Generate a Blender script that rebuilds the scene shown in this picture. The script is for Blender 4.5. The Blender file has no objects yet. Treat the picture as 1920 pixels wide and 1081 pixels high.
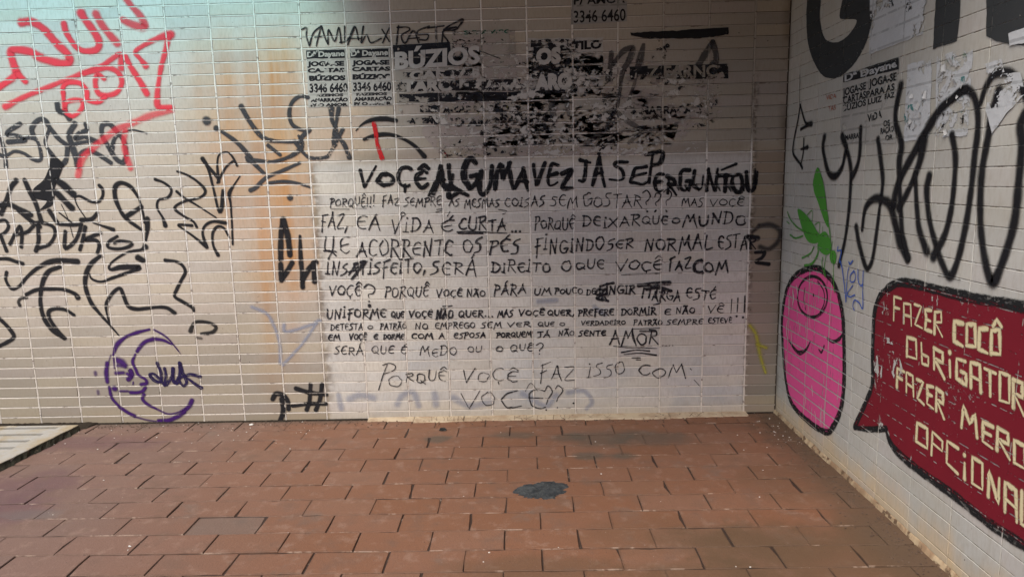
import bpy, math, random
import numpy as np
from mathutils import Vector, Matrix
from mathutils.geometry import tessellate_polygon
random.seed(7); rng = np.random.default_rng(7)
SC = bpy.context.scene
COL = SC.collection
R = math.radians

# ------------------------------------------------------------------ camera
F, YAW, PIT, ROL = 1264.73, -0.0192103, 0.1576929, -0.0234568
CX, CD, CH = 2.65609, 3.80772, 1.37105
PX, PZ, ZF = 0.245, 0.0605698, 0.0471380       # tile pitch, height of the lowest full joint
W = 4.10502                                     # right wall plane
YG = -0.391418                                  # a vertical joint of the right wall
FS, FO, JX = 0.1436654, -0.2994946, -0.0285093  # paver row depth, one row line, one joint
_fw = Vector((math.sin(YAW)*math.cos(PIT), math.cos(YAW)*math.cos(PIT), -math.sin(PIT)))
_r0 = Vector((math.cos(YAW), -math.sin(YAW), 0)); _u0 = _r0.cross(_fw)
_r = _r0*math.cos(ROL) + _u0*math.sin(ROL)
_u = -_r0*math.sin(ROL) + _u0*math.cos(ROL)
_c = Vector((CX, -CD, CH))
cd = bpy.data.cameras.new('camera'); cam = bpy.data.objects.new('camera', cd); COL.objects.link(cam)
cd.sensor_width = 36; cd.lens = F/1920*36; cd.clip_start = 0.05; cd.clip_end = 500
mr = Matrix((_r, _u, -_fw)).transposed().to_4x4(); mr.translation = _c
cam.matrix_world = mr
SC.camera = cam

# ------------------------------------------------------------------ world, sun, exposure
SUN_EL, SUN_AZ = R(54), R(215)      # azimuth clockwise from +Y, the sun stands behind and left of the camera
wd = bpy.data.worlds.new('World'); SC.world = wd; wd.use_nodes = True
wn = wd.node_tree; sk = wn.nodes.new('ShaderNodeTexSky'); sk.sky_type = 'NISHITA'; sk.sun_disc = False
sk.sun_elevation = SUN_EL; sk.sun_rotation = SUN_AZ; sk.air_density = 1.0; sk.dust_density = 1.5; sk.ozone_density = 1.0
bg = wn.nodes['Background']; bg.inputs[1].default_value = 0.11
wn.links.new(sk.outputs[0], bg.inputs[0])
sl = bpy.data.lights.new('sun', 'SUN'); sl.energy = 2.4; sl.angle = R(36); sl.color = (1.0, 0.92, 0.84)
sun = bpy.data.objects.new('sun', sl); COL.objects.link(sun)
_sd = Vector((math.sin(SUN_AZ)*math.cos(SUN_EL), math.cos(SUN_AZ)*math.cos(SUN_EL), math.sin(SUN_EL)))
sun.rotation_euler = _sd.to_track_quat('Z', 'Y').to_euler(); sun.location = (0, -6, 6)
SC.view_settings.view_transform = 'Standard'; SC.view_settings.look = 'None'
SC.view_settings.exposure = 0.90; SC.view_settings.gamma = 1
SC.render.engine = 'CYCLES'
SC.cycles.transparent_max_bounces = 48; SC.cycles.max_bounces = 6; SC.cycles.diffuse_bounces = 4

# ------------------------------------------------------------------ geometry helpers
def ray(px, py):
    return (_fw*F + _r*(px-960) + _u*(540.5-py)).normalized()
def B(px, py):
    d = ray(px, py); t = -_c.y/d.y; p = _c + d*t; return (p.x, p.z)
def RW(px, py):
    d = ray(px, py); t = (W-_c.x)/d.x; p = _c + d*t; return (p.y, p.z)
def FL(px, py, z=0.0):
    d = ray(px, py); t = (z-_c.z)/d.z; p = _c + d*t; return (p.x, p.y)
PLANE = {'b': B, 'r': RW, 'f': FL}
def to3(pl, a, b, d):
    if pl == 'b': return (a, -d, b)
    if pl == 'r': return (W-d, a, b)
    return (a, b, d)
def proj(p):
    d = Vector(p)-_c; z = d.dot(_fw)
    if z < .05: return None
    return 960+F*d.dot(_r)/z, 540.5-F*d.dot(_u)/z

def tag(o, label=None, cat=None, group=None, kind=None):
    if label: o['label'] = label
    if cat: o['category'] = cat
    if group: o['group'] = group
    if kind: o['kind'] = kind
    return o
def link(name, me, parent=None, mat=None):
    o = bpy.data.objects.new(name, me); COL.objects.link(o)
    if parent: o.parent = parent
    if mat is not None and me is not None and not me.materials: me.materials.append(mat)
    return o
def empty(name, loc=(0, 0, 0)):
    o = bpy.data.objects.new(name, None); COL.objects.link(o); o.location = loc; o.empty_display_size = .1
    return o
def pmesh(name, v, f, mat=None):
    me = bpy.data.meshes.new(name); me.from_pydata(v, [], f); me.update()
    if mat: me.materials.append(mat)
    return me
def boxv(x0, x1, y0, y1, z0, z1, V, Fc):
    n = len(V)
    V += [(x0,y0,z0),(x1,y0,z0),(x1,y1,z0),(x0,y1,z0),(x0,y0,z1),(x1,y0,z1),(x1,y1,z1),(x0,y1,z1)]
    Fc += [(n,n+3,n+2,n+1),(n+4,n+5,n+6,n+7),(n,n+1,n+5,n+4),(n+1,n+2,n+6,n+5),(n+2,n+3,n+7,n+6),(n+3,n,n+4,n+7)]

# ------------------------------------------------------------------ node helpers
class G:
    def __init__(s, name):
        s.m = bpy.data.materials.new(name); s.m.use_nodes = True; s.t = s.m.node_tree; s.t.nodes.clear()
        s._p = None
    def n(s, t, **k):
        x = s.t.nodes.new(t)
        for a, b in k.items(): setattr(x, a, b)
        return x
    def put(s, sock, v):
        if isinstance(v, bpy.types.NodeSocket): s.t.links.new(v, sock)
        elif v is not None: sock.default_value = v
    def ma(s, op, a, b=None, c=None, clamp=False):
        x = s.n('ShaderNodeMath', operation=op, use_clamp=clamp)
        for i, v in enumerate((a, b, c)):
            if v is not None: s.put(x.inputs[i], v)
        return x.outputs[0]
    def add(s, a, b): return s.ma('ADD', a, b)
    def sub(s, a, b): return s.ma('SUBTRACT', a, b)
    def mul(s, a, b): return s.ma('MULTIPLY', a, b)
    def mx(s, a, b): return s.ma('MAXIMUM', a, b)
    def mn(s, a, b): return s.ma('MINIMUM', a, b)
    def inv(s, a): return s.ma('SUBTRACT', 1.0, a)
    def pos(s):
        if s._p is None:
            s._p = s.n('ShaderNodeNewGeometry').outputs['Position']
            q = s.n('ShaderNodeSeparateXYZ'); s.put(q.inputs[0], s._p); s.X, s.Y, s.Z = q.outputs
        return s._p
    def comb(s, x, y, z):
        q = s.n('ShaderNodeCombineXYZ')
        for i, v in enumerate((x, y, z)): s.put(q.inputs[i], v)
        return q.outputs[0]
    def vs(s, v, sc):
        q = s.n('ShaderNodeVectorMath', operation='MULTIPLY'); s.put(q.inputs[0], v); q.inputs[1].default_value = sc
        return q.outputs[0]
    def va(s, v, of):
        q = s.n('ShaderNodeVectorMath', operation='ADD'); s.put(q.inputs[0], v); q.inputs[1].default_value = of
        return q.outputs[0]
    def noise(s, v, sc=5, det=3, ro=.55, dist=0):
        q = s.n('ShaderNodeTexNoise'); s.put(q.inputs['Vector'], v); q.inputs['Scale'].default_value = sc
        q.inputs['Detail'].default_value = det; q.inputs['Roughness'].default_value = ro; q.inputs['Distortion'].default_value = dist
        return q.outputs['Fac']
    def white(s, v):
        q = s.n('ShaderNodeTexWhiteNoise'); s.put(q.inputs['Vector'], v); return q.outputs['Value']
    def sm(s, x, a, b):
        q = s.n('ShaderNodeMapRange', interpolation_type='SMOOTHSTEP', clamp=True)
        s.put(q.inputs['Value'], x); s.put(q.inputs['From Min'], a); s.put(q.inputs['From Max'], b)
        return q.outputs['Result']
    def band(s, x, c, w, soft):   # 1 inside c-w..c+w
        d = s.ma('ABSOLUTE', s.sub(x, c)); return s.inv(s.sm(d, max(w-soft, 0), w+soft))
    def box(s, x, a, b, soft):
        return s.mul(s.sm(x, a-soft, a+soft), s.inv(s.sm(x, b-soft, b+soft)))
    def mix(s, f, a, b, mode='MIX'):
        q = s.n('ShaderNodeMix', data_type='RGBA', blend_type=mode)
        s.put(q.inputs[0], f)
        for i, v in ((6, a), (7, b)):
            s.put(q.inputs[i], (*v, 1) if isinstance(v, tuple) and len(v) == 3 else v)
        return q.outputs[2]
    def bump(s, h, st=.3, dist=.002):
        q = s.n('ShaderNodeBump'); s.put(q.inputs['Height'], h); q.inputs['Strength'].default_value = st
        q.inputs['Distance'].default_value = dist; return q.outputs[0]
    def out(s, col, rough=.6, nrm=None, alpha=None, spec=.3):
        p = s.n('ShaderNodeBsdfPrincipled'); o = s.n('ShaderNodeOutputMaterial')
        s.put(p.inputs['Base Color'], (*col, 1) if isinstance(col, tuple) else col)
        s.put(p.inputs['Roughness'], rough); p.inputs['Specular IOR Level'].default_value = spec
        if nrm is not None: s.put(p.inputs['Normal'], nrm)
        if alpha is None: s.t.links.new(p.outputs[0], o.inputs[0])
        else:
            tr = s.n('ShaderNodeBsdfTransparent'); mx = s.n('ShaderNodeMixShader')
            s.put(mx.inputs[0], alpha); s.t.links.new(tr.outputs[0], mx.inputs[1]); s.t.links.new(p.outputs[0], mx.inputs[2])
            s.t.links.new(mx.outputs[0], o.inputs[0])
        return s.m

def bx(px, py=400): return B(px, py)[0]
def bz(py, px=900): return B(px, py)[1]

# ------------------------------------------------------------------ wall colour (painted and stained ceramic)
def back_colour(g, mortar=False):
    P = g.pos(); X, Z = g.X, g.Z
    big = g.noise(P, 1.3, 4, .6); mid = g.noise(P, 6, 5, .6); fine = g.noise(P, 60, 3, .6)
    stre = g.noise(g.vs(P, (14, 1, .9)), 1.0, 4, .6)
    stre2 = g.noise(g.vs(P, (55, 1, 2.5)), 1.0, 3, .6)
    col = g.mix(g.sm(big, .35, .65), (.50, .435, .355), (.56, .50, .425))
    top_lit = g.mul(g.sm(Z, 1.6, 2.25), g.inv(g.sm(X, bx(520, 50), bx(760, 50)))); col = g.mix(g.mul(top_lit, .85), col, (.66, .65, .62))  # brighter light at the upper left painted in as whiter tiles
    col = g.mix(g.mul(g.sm(mid, .5, .8), .35), col, (.50, .42, .32))
    # rust running down the wall
    wob = g.add(X, g.mul(g.sub(g.noise(g.vs(P, (3, 1, 2)), 1.0, 3), .5), .22))
    r1 = g.mul(g.band(wob, bx(512, 200), .17, .15), g.box(Z, bz(560, 500), bz(70, 500), .22))
    r2 = g.mul(g.band(wob, bx(425, 200), .14, .16), g.mul(g.box(Z, bz(440, 400), bz(70, 400), .25), .75))
    r3 = g.mul(g.band(wob, bx(510, 640), .05, .05), g.mul(g.box(Z, bz(790, 510), bz(380, 510), .14), .9))
    r4 = g.mul(g.band(X, bx(545, 600), .04, .05), g.mul(g.box(Z, bz(720, 510), bz(540, 510), .14), .45))
    rust = g.mul(g.mx(g.mx(r1, r2), g.mx(r3, r4)), g.add(.60, g.mul(g.sm(stre, .35, .65), .42)))
    rust = g.mx(rust, g.mul(g.band(wob, bx(640, 240), .2, .2), g.mul(g.box(Z, bz(290), bz(190), .06), .4)))
    if not mortar: col = g.mix(rust, col, (.50, .275, .13))
    else: col = g.mix(g.mul(rust, .35), col, (.62, .40, .22))
    # dirtier ground under the posters, darker tan towards the upper right
    dz = g.mul(g.box(X, bx(720, 200), bx(1480, 200), .2), g.sm(Z, bz(300, 1000), bz(270, 1000)))
    col = g.mix(g.mul(dz, .8), col, (.36, .325, .275))
    tr = g.mul(g.sm(wob, bx(1180, 100), bx(1400, 100)), g.sm(Z, bz(300, 1000), bz(260, 1000)))
    col = g.mix(g.mul(tr, .75), col, (.29, .26, .215))
    # repainted patch that carries the message
    nx = g.mul(g.sub(g.noise(P, 25, 3), .5), .03)
    patch = g.mul(g.box(g.add(X, nx), bx(600, 500), bx(1403, 500), .012), g.inv(g.sm(g.add(Z, nx), bz(304, 1000)-.012, bz(296, 1000)+.03)))
    pc = g.mix(g.sm(mid, .35, .7), (.60, .58, .535), (.51, .49, .455))
    pc = g.mix(g.mul(g.mul(g.sm(g.noise(P, 3.2, 3), .45, .65), g.inv(g.sm(Z, bz(760), bz(560)))), .55), pc, (.36, .39, .42))
    col = g.mix(g.mul(patch, .93), col, pc)
    so = g.mul(g.box(X, bx(640, 300), bx(1405, 300), .05), g.band(g.add(Z, nx), bz(288, 1000), .028, .03))
    col = g.mix(g.mul(so, g.add(.25, g.mul(stre, .6))), col, (.20, .16, .11))
    ed = g.mul(g.band(g.add(X, nx), bx(600, 500), .02, .03), g.box(Z, .1, bz(300), .1))
    col = g.mix(g.mul(ed, g.mul(g.sm(g.noise(P, 18, 3), .35, .6), .75)), col, (.13, .10, .075))
    # tan strip by the corner
    st = g.mul(g.sm(g.add(X, nx), bx(1403, 500), bx(1409, 500)), g.inv(tr))
    col = g.mix(g.mul(st, .85), col, (.25, .19, .135))
    e2 = g.mul(g.band(g.add(X, nx), bx(1406, 500), .012, .02), g.inv(g.sm(Z, 1.8, 2.0)))
    col = g.mix(g.mul(e2, g.sm(g.noise(P, 30, 4), .42, .6)), col, (.10, .075, .05))
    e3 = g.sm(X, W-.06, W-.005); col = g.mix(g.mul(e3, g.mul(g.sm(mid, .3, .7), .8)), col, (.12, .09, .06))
    # light fall-off painted down the lower wall; then foot stain, drips, specks
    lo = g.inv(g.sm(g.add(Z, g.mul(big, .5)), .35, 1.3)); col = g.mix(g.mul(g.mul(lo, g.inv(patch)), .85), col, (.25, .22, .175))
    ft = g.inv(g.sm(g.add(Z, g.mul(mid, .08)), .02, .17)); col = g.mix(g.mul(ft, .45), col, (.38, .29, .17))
    col = g.mix(g.mul(g.sm(stre2, .62, .8), .28), col, (.33, .27, .19))
    sp = g.sm(g.noise(P, 45, 2), .74, .76); col = g.mix(g.mul(sp, .8), col, (.06, .045, .035))
    return col, fine, mid

def right_colour(g):
    P = g.pos(); Y, Z = g.Y, g.Z
    big = g.noise(P, 1.7, 4, .6); mid = g.noise(P, 7, 5, .6); fine = g.noise(P, 70, 3, .6)
    col = g.mix(g.sm(big, .35, .65), (.40, .395, .355), (.455, .45, .415))
    col = g.mix(g.mul(g.sm(mid, .48, .75), .3), col, (.40, .37, .30))
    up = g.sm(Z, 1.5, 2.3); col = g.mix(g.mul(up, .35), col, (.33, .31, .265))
    st = g.noise(g.vs(P, (1, 6, .8)), 1.0, 4, .6)
    ft = g.inv(g.sm(g.add(Z, g.mul(g.sub(st, .5), .35)), .02, .18)); col = g.mix(g.mul(ft, .8), col, (.54, .40, .235))
    s2 = g.noise(g.vs(P, (1, 40, 2)), 1.0, 3, .6); col = g.mix(g.mul(g.sm(s2, .6, .8), .22), col, (.30, .27, .21))
    sp = g.sm(g.noise(P, 50, 2), .76, .78); col = g.mix(g.mul(sp, .7), col, (.08, .06, .05))
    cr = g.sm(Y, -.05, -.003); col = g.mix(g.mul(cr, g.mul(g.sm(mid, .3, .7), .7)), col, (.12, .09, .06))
    return col, fine, mid

def tile_mat(which):
    g = G('glazed_tile_'+which)
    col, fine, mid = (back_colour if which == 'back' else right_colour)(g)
    a = g.ma('DIVIDE', g.X, PX) if which == 'back' else g.ma('DIVIDE', g.sub(g.Y, YG), PX)
    cell = g.comb(g.ma('FLOOR', a), g.ma('FLOOR', g.ma('DIVIDE', g.sub(g.Z, ZF), PZ)), 0.0)
    rnd = g.white(cell)
    k = .16 if which == 'back' else .08
    h = g.n('ShaderNodeHueSaturation'); g.put(h.inputs['Color'], col); h.inputs['Hue'].default_value = .5
    g.put(h.inputs['Saturation'], g.add(.9, g.mul(rnd, .2))); g.put(h.inputs['Value'], g.add(1-k*.6, g.mul(rnd, k)))
    rn2 = g.white(g.va(cell, (7.3, 1.7, 2.0)))
    tw = g.mix(g.mul(g.sm(rn2, .55, 1.0), .22 if which == 'back' else .08), h.outputs[0], (.60, .50, .33)); tw = g.mix(g.mul(g.inv(g.sm(rn2, .0, .35)), .16), tw, (.56, .47, .45))
    grain = g.noise(g.vs(g.pos(), (90, 90, 25)), 1.0, 3, .6)
    c = g.mix(g.mul(g.sm(grain, .4, .7), .2), tw, (.25, .2, .14))
    bp = g.bump(g.add(g.mul(fine, .5), g.mul(mid, .8)), .35, .0025)
    return g.out(c, g.add(.34 if which == 'back' else .5, g.mul(mid, .3)), bp, spec=.35)

def mortar_mat(which, white):
    g = G('mortar_'+which)
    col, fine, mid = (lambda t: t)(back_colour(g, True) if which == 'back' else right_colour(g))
    P = g.pos()
    nn = g.noise(P, 38, 4, .65)
    if which == 'back':
        dark = g.mx(g.sm(g.X, bx(1000, 200), bx(1300, 200)), 0.0)
        up = g.sm(g.Z, bz(300, 1000), bz(260, 1000))
        wf = g.mul(g.sm(nn, .22, .44), g.mul(white, g.inv(g.mul(g.mx(g.mul(dark, up), g.mul(g.sm(g.X, bx(1403, 500), bx(1412, 500)), .8)), .9))))
        lowz = g.inv(g.sm(g.Z, .5, 1.3)); wc = g.mix(g.mul(lowz, .8), (.80, .76, .70), (.62, .56, .48)); col = g.mix(wf, col, wc)
        if white < .5: col = g.mix(.85, col, (.05, .035, .025))
        else:
            dk = g.sm(g.noise(g.vs(P, (14, 14, 40)), 1.0, 4, .7), .56, .66); col = g.mix(g.mul(dk, .65), col, (.10, .055, .04))
    else:
        col = g.mix(g.sm(nn, .4, .6), col, (.13, .105, .075))
    return g.out(col, .85, g.bump(fine, .5, .003), spec=.15)

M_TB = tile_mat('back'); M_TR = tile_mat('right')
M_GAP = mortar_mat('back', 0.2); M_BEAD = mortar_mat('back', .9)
M_RJ = mortar_mat('right', 0)

# ------------------------------------------------------------------ tiles
def tile_variant(w, h, seed, plane, bev=.0016, th=.008):
    rr = random.Random(seed); j = lambda s: rr.uniform(-s, s)
    V = []; c = [(-w/2, -h/2), (w/2, -h/2), (w/2, h/2), (-w/2, h/2)]
    sg = [(1, 1), (-1, 1), (-1, -1), (1, -1)]
    e = [(x+j(.0004), y+j(.0004)) for x, y in c]
    L = []
    L += [(x, y, -th) for x, y in e]
    L += [(x, y, -.0012) for x, y in e]
    L += [(x+sx*bev, y+sy*bev, j(.00025)) for (x, y), (sx, sy) in zip(e, sg)]
    Fc = [(8, 9, 10, 11)]
    for i in range(4):
        k = (i+1) % 4
        Fc += [(i, k, 4+k, 4+i), (4+i, 4+k, 8+k, 8+i)]
    if plane == 'b': V = [(x, -d, y) for x, y, d in L]
    else:            V = [(-d, -x, y) for x, y, d in L]      # faces -X; x runs towards -Y
    return V, Fc
def split_tiles(plane, cells, mat, parent, jw, jh, limit=300):
    # cells: (a0,a1,z0,z1); the ones that show largest become parts, the others one joined part
    rec = []
    for (a0, a1, z0, z1) in cells:
        q = [proj(to3(plane, a, z, 0)) for a, z in ((a0, z0), (a1, z0), (a1, z1), (a0, z1))]
        ar = 0
        if all(q):
            vis = any(-10 < x < 1930 and -10 < y < 1091 for x, y in q)
            ar = abs(sum(q[i][0]*q[(i+1) % 4][1]-q[(i+1) % 4][0]*q[i][1] for i in range(4)))/2 if vis else 0
        rec.append((ar, (a0, a1, z0, z1)))
    rec.sort(key=lambda t: -t[0])
    cache = {}; SV = []; SF = []
    for n, (ar, (a0, a1, z0, z1)) in enumerate(rec):
        w, h = a1-a0-jw, z1-z0-jh; s = random.randrange(6)
        key = (round(w, 3), round(h, 3), s)
        d = -abs(random.gauss(0, .0003)); ra, rb = random.gauss(0, .0011), random.gauss(0, .004)
        if key not in cache:
            V, Fc = tile_variant(w, h, hash(key) % 9999, plane); cache[key] = (V, Fc, None)
        V, Fc, me = cache[key]
        loc = Vector(to3(plane, (a0+a1)/2+random.gauss(0, .0004), (z0+z1)/2+random.gauss(0, .0003), d))
        rot = (rb, ra*.8, ra) if plane == 'b' else (ra*.8, rb, ra)
        mrot = Matrix.Rotation(rot[2], 4, 'Z') @ Matrix.Rotation(rot[1], 4, 'Y') @ Matrix.Rotation(rot[0], 4, 'X')
        if n < limit and ar > 0:
            if me is None:
                me = pmesh('tile', V, Fc, mat); cache[key] = (V, Fc, me)
            o = link('tile', me, parent); o.location = loc; o.rotation_euler = rot
        else:
            k = len(SV); SV += [tuple(mrot @ Vector(v) + loc) for v in V]; SF += [tuple(i+k for i in f) for f in Fc]
    if SF:
        o = link('tile_field', pmesh('tile_field', SV, SF, mat), parent); o['kind'] = 'stuff'

HT = 2.78
def zlines():
    L = [0.0]; z = ZF
    while z < HT: L.append(z); z += PZ
    return L
ZL = zlines()
XL = [k*PX for k in range(-8, 17)] + [W]
back = empty('tiled_wall', (1.5, 0, 0))
tag(back, 'long back wall of cream stacked tiles under black handwriting and torn posters', 'wall')
right = empty('tiled_wall', (W, -2, 0))
tag(right, 'greyish white side wall on the right with pink figure and speech bubble', 'wall')
def clear_parent(o, p):       # world coordinates stay under a moved parent
    o.parent = p; o.matrix_parent_inverse = Matrix.Translation(-Vector(p.location))
_link0 = link
def link(name, me, parent=None, mat=None):
    o = _link0(name, me, None, mat)
    if parent:
        o.parent = parent; o.matrix_parent_inverse = Matrix.Translation(-Vector(parent.location))
    return o
V = []; Fc = []; boxv(XL[0]-.05, W+.15, .0035, .25, 0.0, HT, V, Fc)
link('masonry', pmesh('masonry', V, Fc, M_GAP), back)
V = []; Fc = []; boxv(W+.0022, W+.25, -5.2, .0, 0.0, HT, V, Fc)
link('masonry', pmesh('masonry', V, Fc, M_RJ), right)
JV, JH = .0105, .0080
cells = [(XL[i], XL[i+1], ZL[j], ZL[j+1]) for i in range(len(XL)-1) for j in range(len(ZL)-1) if ZL[j+1]-ZL[j] > .02]
split_tiles('b', cells, M_TB, back, JV, JH)
YL = [-.001] + [YG - m*PX for m in range(-1, 18)]
YL = [YL[0], YG+PX] + [YG-m*PX for m in range(0, 18)]
cells = []
for i in range(len(YL)-1):
    a1, a0 = YL[i], YL[i+1]
    for j in range(len(ZL)-1): cells.append((a0, a1, ZL[j], ZL[j+1]))
split_tiles('r', cells, M_TR, right, .0026, .0026)
# mortar beads of the back wall: ragged strips, standing in the upright joints and on the lower lip of the flat ones
def strip(horizontal, c, a, b, half, dep, seg):
    V = []; Fc = []; n = max(2, int((b-a)/seg)); 
    for i in range(n+1):
        t = a+(b-a)*i/n; j1, j2 = random.gauss(0, half*.22), random.gauss(0, half*.22)
        dd = dep+random.uniform(-.0006, .0006)
        for w_, d_ in ((-half*1.5, -.004), (-half+j1, dd-.0008), (0, dd), (half+j2, dd-.0008), (half*1.5, -.004)):
            V.append((t, -d_, c+w_) if horizontal else (c+w_, -d_, t))
    for i in range(n):
        for q in range(4):
            k = i*5+q; Fc.append((k, k+1, k+6, k+5) if not horizontal else (k, k+5, k+6, k+1))
    return V, Fc
for x in XL[1:-1]:
    V, Fc = strip(False, x+random.gauss(0, .0006)+.0010, 0, HT, .0037, .0013, .03)
    link('grout_line', pmesh('grout_line', V, Fc, M_BEAD), back)
for z in ZL[1:-1]:
    V, Fc = strip(True, z-.0012, XL[0], W-.002, .0025, .0004, .03)
    link('grout_line', pmesh('grout_line', V, Fc, M_BEAD), back)

# ------------------------------------------------------------------ paint films
class Film:
    k = 0
    def __init__(s, pl, layer=0):
        s.pl = pl; s.V = []; s.F = []; s.U = []; s.C = []; s.n = 0; s.base = .0014+layer*.0005
    def stroke(s, pts, w, o=(0, 0), k=4.0, op=1.0, plane=False, jit=.10, closed=False, smooth=True):
        if plane: P = [Vector(p) for p in pts]
        else: P = [Vector(PLANE[s.pl](o[0]+x/k, o[1]+y/k)) for x, y in pts]
        if closed: P = P+[P[0]]
        if len(P) == 1: P = [P[0], P[0]+Vector((.0006, .0004))]
        ws = list(w) if isinstance(w, (list, tuple)) else [w]*len(P)
        if len(ws) != len(P):
            ws = [ws[min(int(i/(len(P)-1)*(len(ws)-1)+.5), len(ws)-1)] for i in range(len(P))]
        D = []; WD = []
        for i in range(len(P)-1):
            p0 = P[i-1] if i else P[i]*2-P[i+1]; p1, p2 = P[i], P[i+1]; p3 = P[i+2] if i+2 < len(P) else P[i+1]*2-P[i]
            if closed:
                if i == 0: p0 = P[-2]
                if i+2 >= len(P): p3 = P[1]
            m = max(2, min(24, int((p2-p1).length/.007)+1)) if smooth else max(1, int((p2-p1).length/.02)+1)
            for q in range(m):
                t = q/m
                if smooth:
                    D.append(.5*((2*p1)+(p2-p0)*t+(2*p0-5*p1+4*p2-p3)*t*t+(3*p1-p0-3*p2+p3)*t**3))
                else: D.append(p1.lerp(p2, t))
                WD.append(ws[i]*(1-t)+ws[i+1]*t)
        D.append(P[-1]); WD.append(ws[-1])
        n = len(D); T = []
        for i in range(n):
            a, b = D[max(0, i-1)], D[min(n-1, i+1)]; t = (b-a)
            T.append(t.normalized() if t.length > 1e-9 else Vector((1, 0)))
        rr = random.random(); ph = random.uniform(0, 9)
        if not closed:
            D = [D[0]-T[0]*WD[0]/2] + D + [D[-1]+T[-1]*WD[-1]/2]
            T = [T[0]]+T+[T[-1]]; WD = [WD[0]]+WD+[WD[-1]]
        acc = 0; k0 = len(s.V); d0 = s.base + s.n*2.2e-5
        for i in range(len(D)):
            if i: acc += (D[i]-D[i-1]).length
            nn = Vector((-T[i].y, T[i].x)); hw = WD[i]/2*(1+jit*math.sin(acc*70+ph)*.5+jit*math.sin(acc*23+ph*2)*.5)
            cap = 1.0 if (not closed and i in (0, len(D)-1)) else 0.0
            for v in (-1, 1):
                q = D[i]+nn*hw*v
                s.V.append(to3(s.pl, q.x, q.y, d0+acc*1.5e-5)); s.U.append((acc, v)); s.C.append((cap, op, rr, 1))
            if i:
                a = k0+2*(i-1); s.F.append((a, a+1, a+3, a+2) if s.pl != 'r' else (a, a+2, a+3, a+1))
        s.n += 1
        return s
    def dot(s, x, y, r, **k): return s.stroke([(x, y)], r*2, **k)
    def fill(s, pts, o=(0, 0), k=4.0, op=1.0, plane=False, rough=0.0):
        P = [Vector(p) for p in pts] if plane else [Vector(PLANE[s.pl](o[0]+x/k, o[1]+y/k)) for x, y in pts]
        Q = []
        n = len(P)
        for i in range(n):
            p0, p1, p2, p3 = P[i-1], P[i], P[(i+1) % n], P[(i+2) % n]
            m = max(1, min(12, int((p2-p1).length/.012)))
            sharp = rough < 0
            for q in range(m):
                t = q/m
                v = p1.lerp(p2, t) if sharp else .5*((2*p1)+(p2-p0)*t+(2*p0-5*p1+4*p2-p3)*t*t+(3*p1-p0-3*p2+p3)*t**3)
                if abs(rough) > 0: v = v+Vector((random.gauss(0, abs(rough)), random.gauss(0, abs(rough))))
                Q.append(v)
        tri = tessellate_polygon([[Vector((v.x, v.y, 0)) for v in Q]])
        k0 = len(s.V); d0 = s.base+s.n*2.2e-5; rr = random.random()
        for v in Q: s.V.append(to3(s.pl, v.x, v.y, d0)); s.U.append((v.x, 0.0)); s.C.append((0, op, rr, 1))
        for t in tri: s.F.append(tuple(k0+i for i in t))
        s.n += 1
        return s
    def build(s, name, mat, parent=None):
        me = bpy.data.meshes.new(name); me.from_pydata(s.V, [], s.F); me.update()
        uv = me.uv_layers.new(name='uv'); idx = np.zeros(len(me.loops), dtype=np.int32); me.loops.foreach_get('vertex_index', idx)
        uv.data.foreach_set('uv', np.array(s.U, dtype=np.float32)[idx].ravel())
        ca = me.attributes.new('st', 'FLOAT_COLOR', 'POINT'); ca.data.foreach_set('color', np.array(s.C, dtype=np.float32).ravel())
        me.materials.append(mat)
        return link(name, me, parent)

def grid_mask(g, pl, hw, soft):
    g.pos()
    if pl == 'f': return 0.0
    hx = hw*1.3 if pl == 'b' else hw
    def dist(c, o, p):
        f = g.ma('FRACT', g.add(g.ma('DIVIDE', g.sub(c, o), p), .5)); return g.mul(g.ma('ABSOLUTE', g.sub(f, .5)), p)
    dz = dist(g.Z, ZF-.001, PZ); dx = dist(g.X, 0.0, PX) if pl == 'b' else dist(g.Y, YG, PX)
    jit = g.mul(g.sub(g.noise(g.pos(), 70, 3, .6), .5), soft*2.2)
    a = g.inv(g.sm(g.add(dz, jit), hw, hw+.0012)); b = g.inv(g.sm(g.add(dx, jit), hx, hx+.0012))
    return g.mx(a, b)

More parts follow.
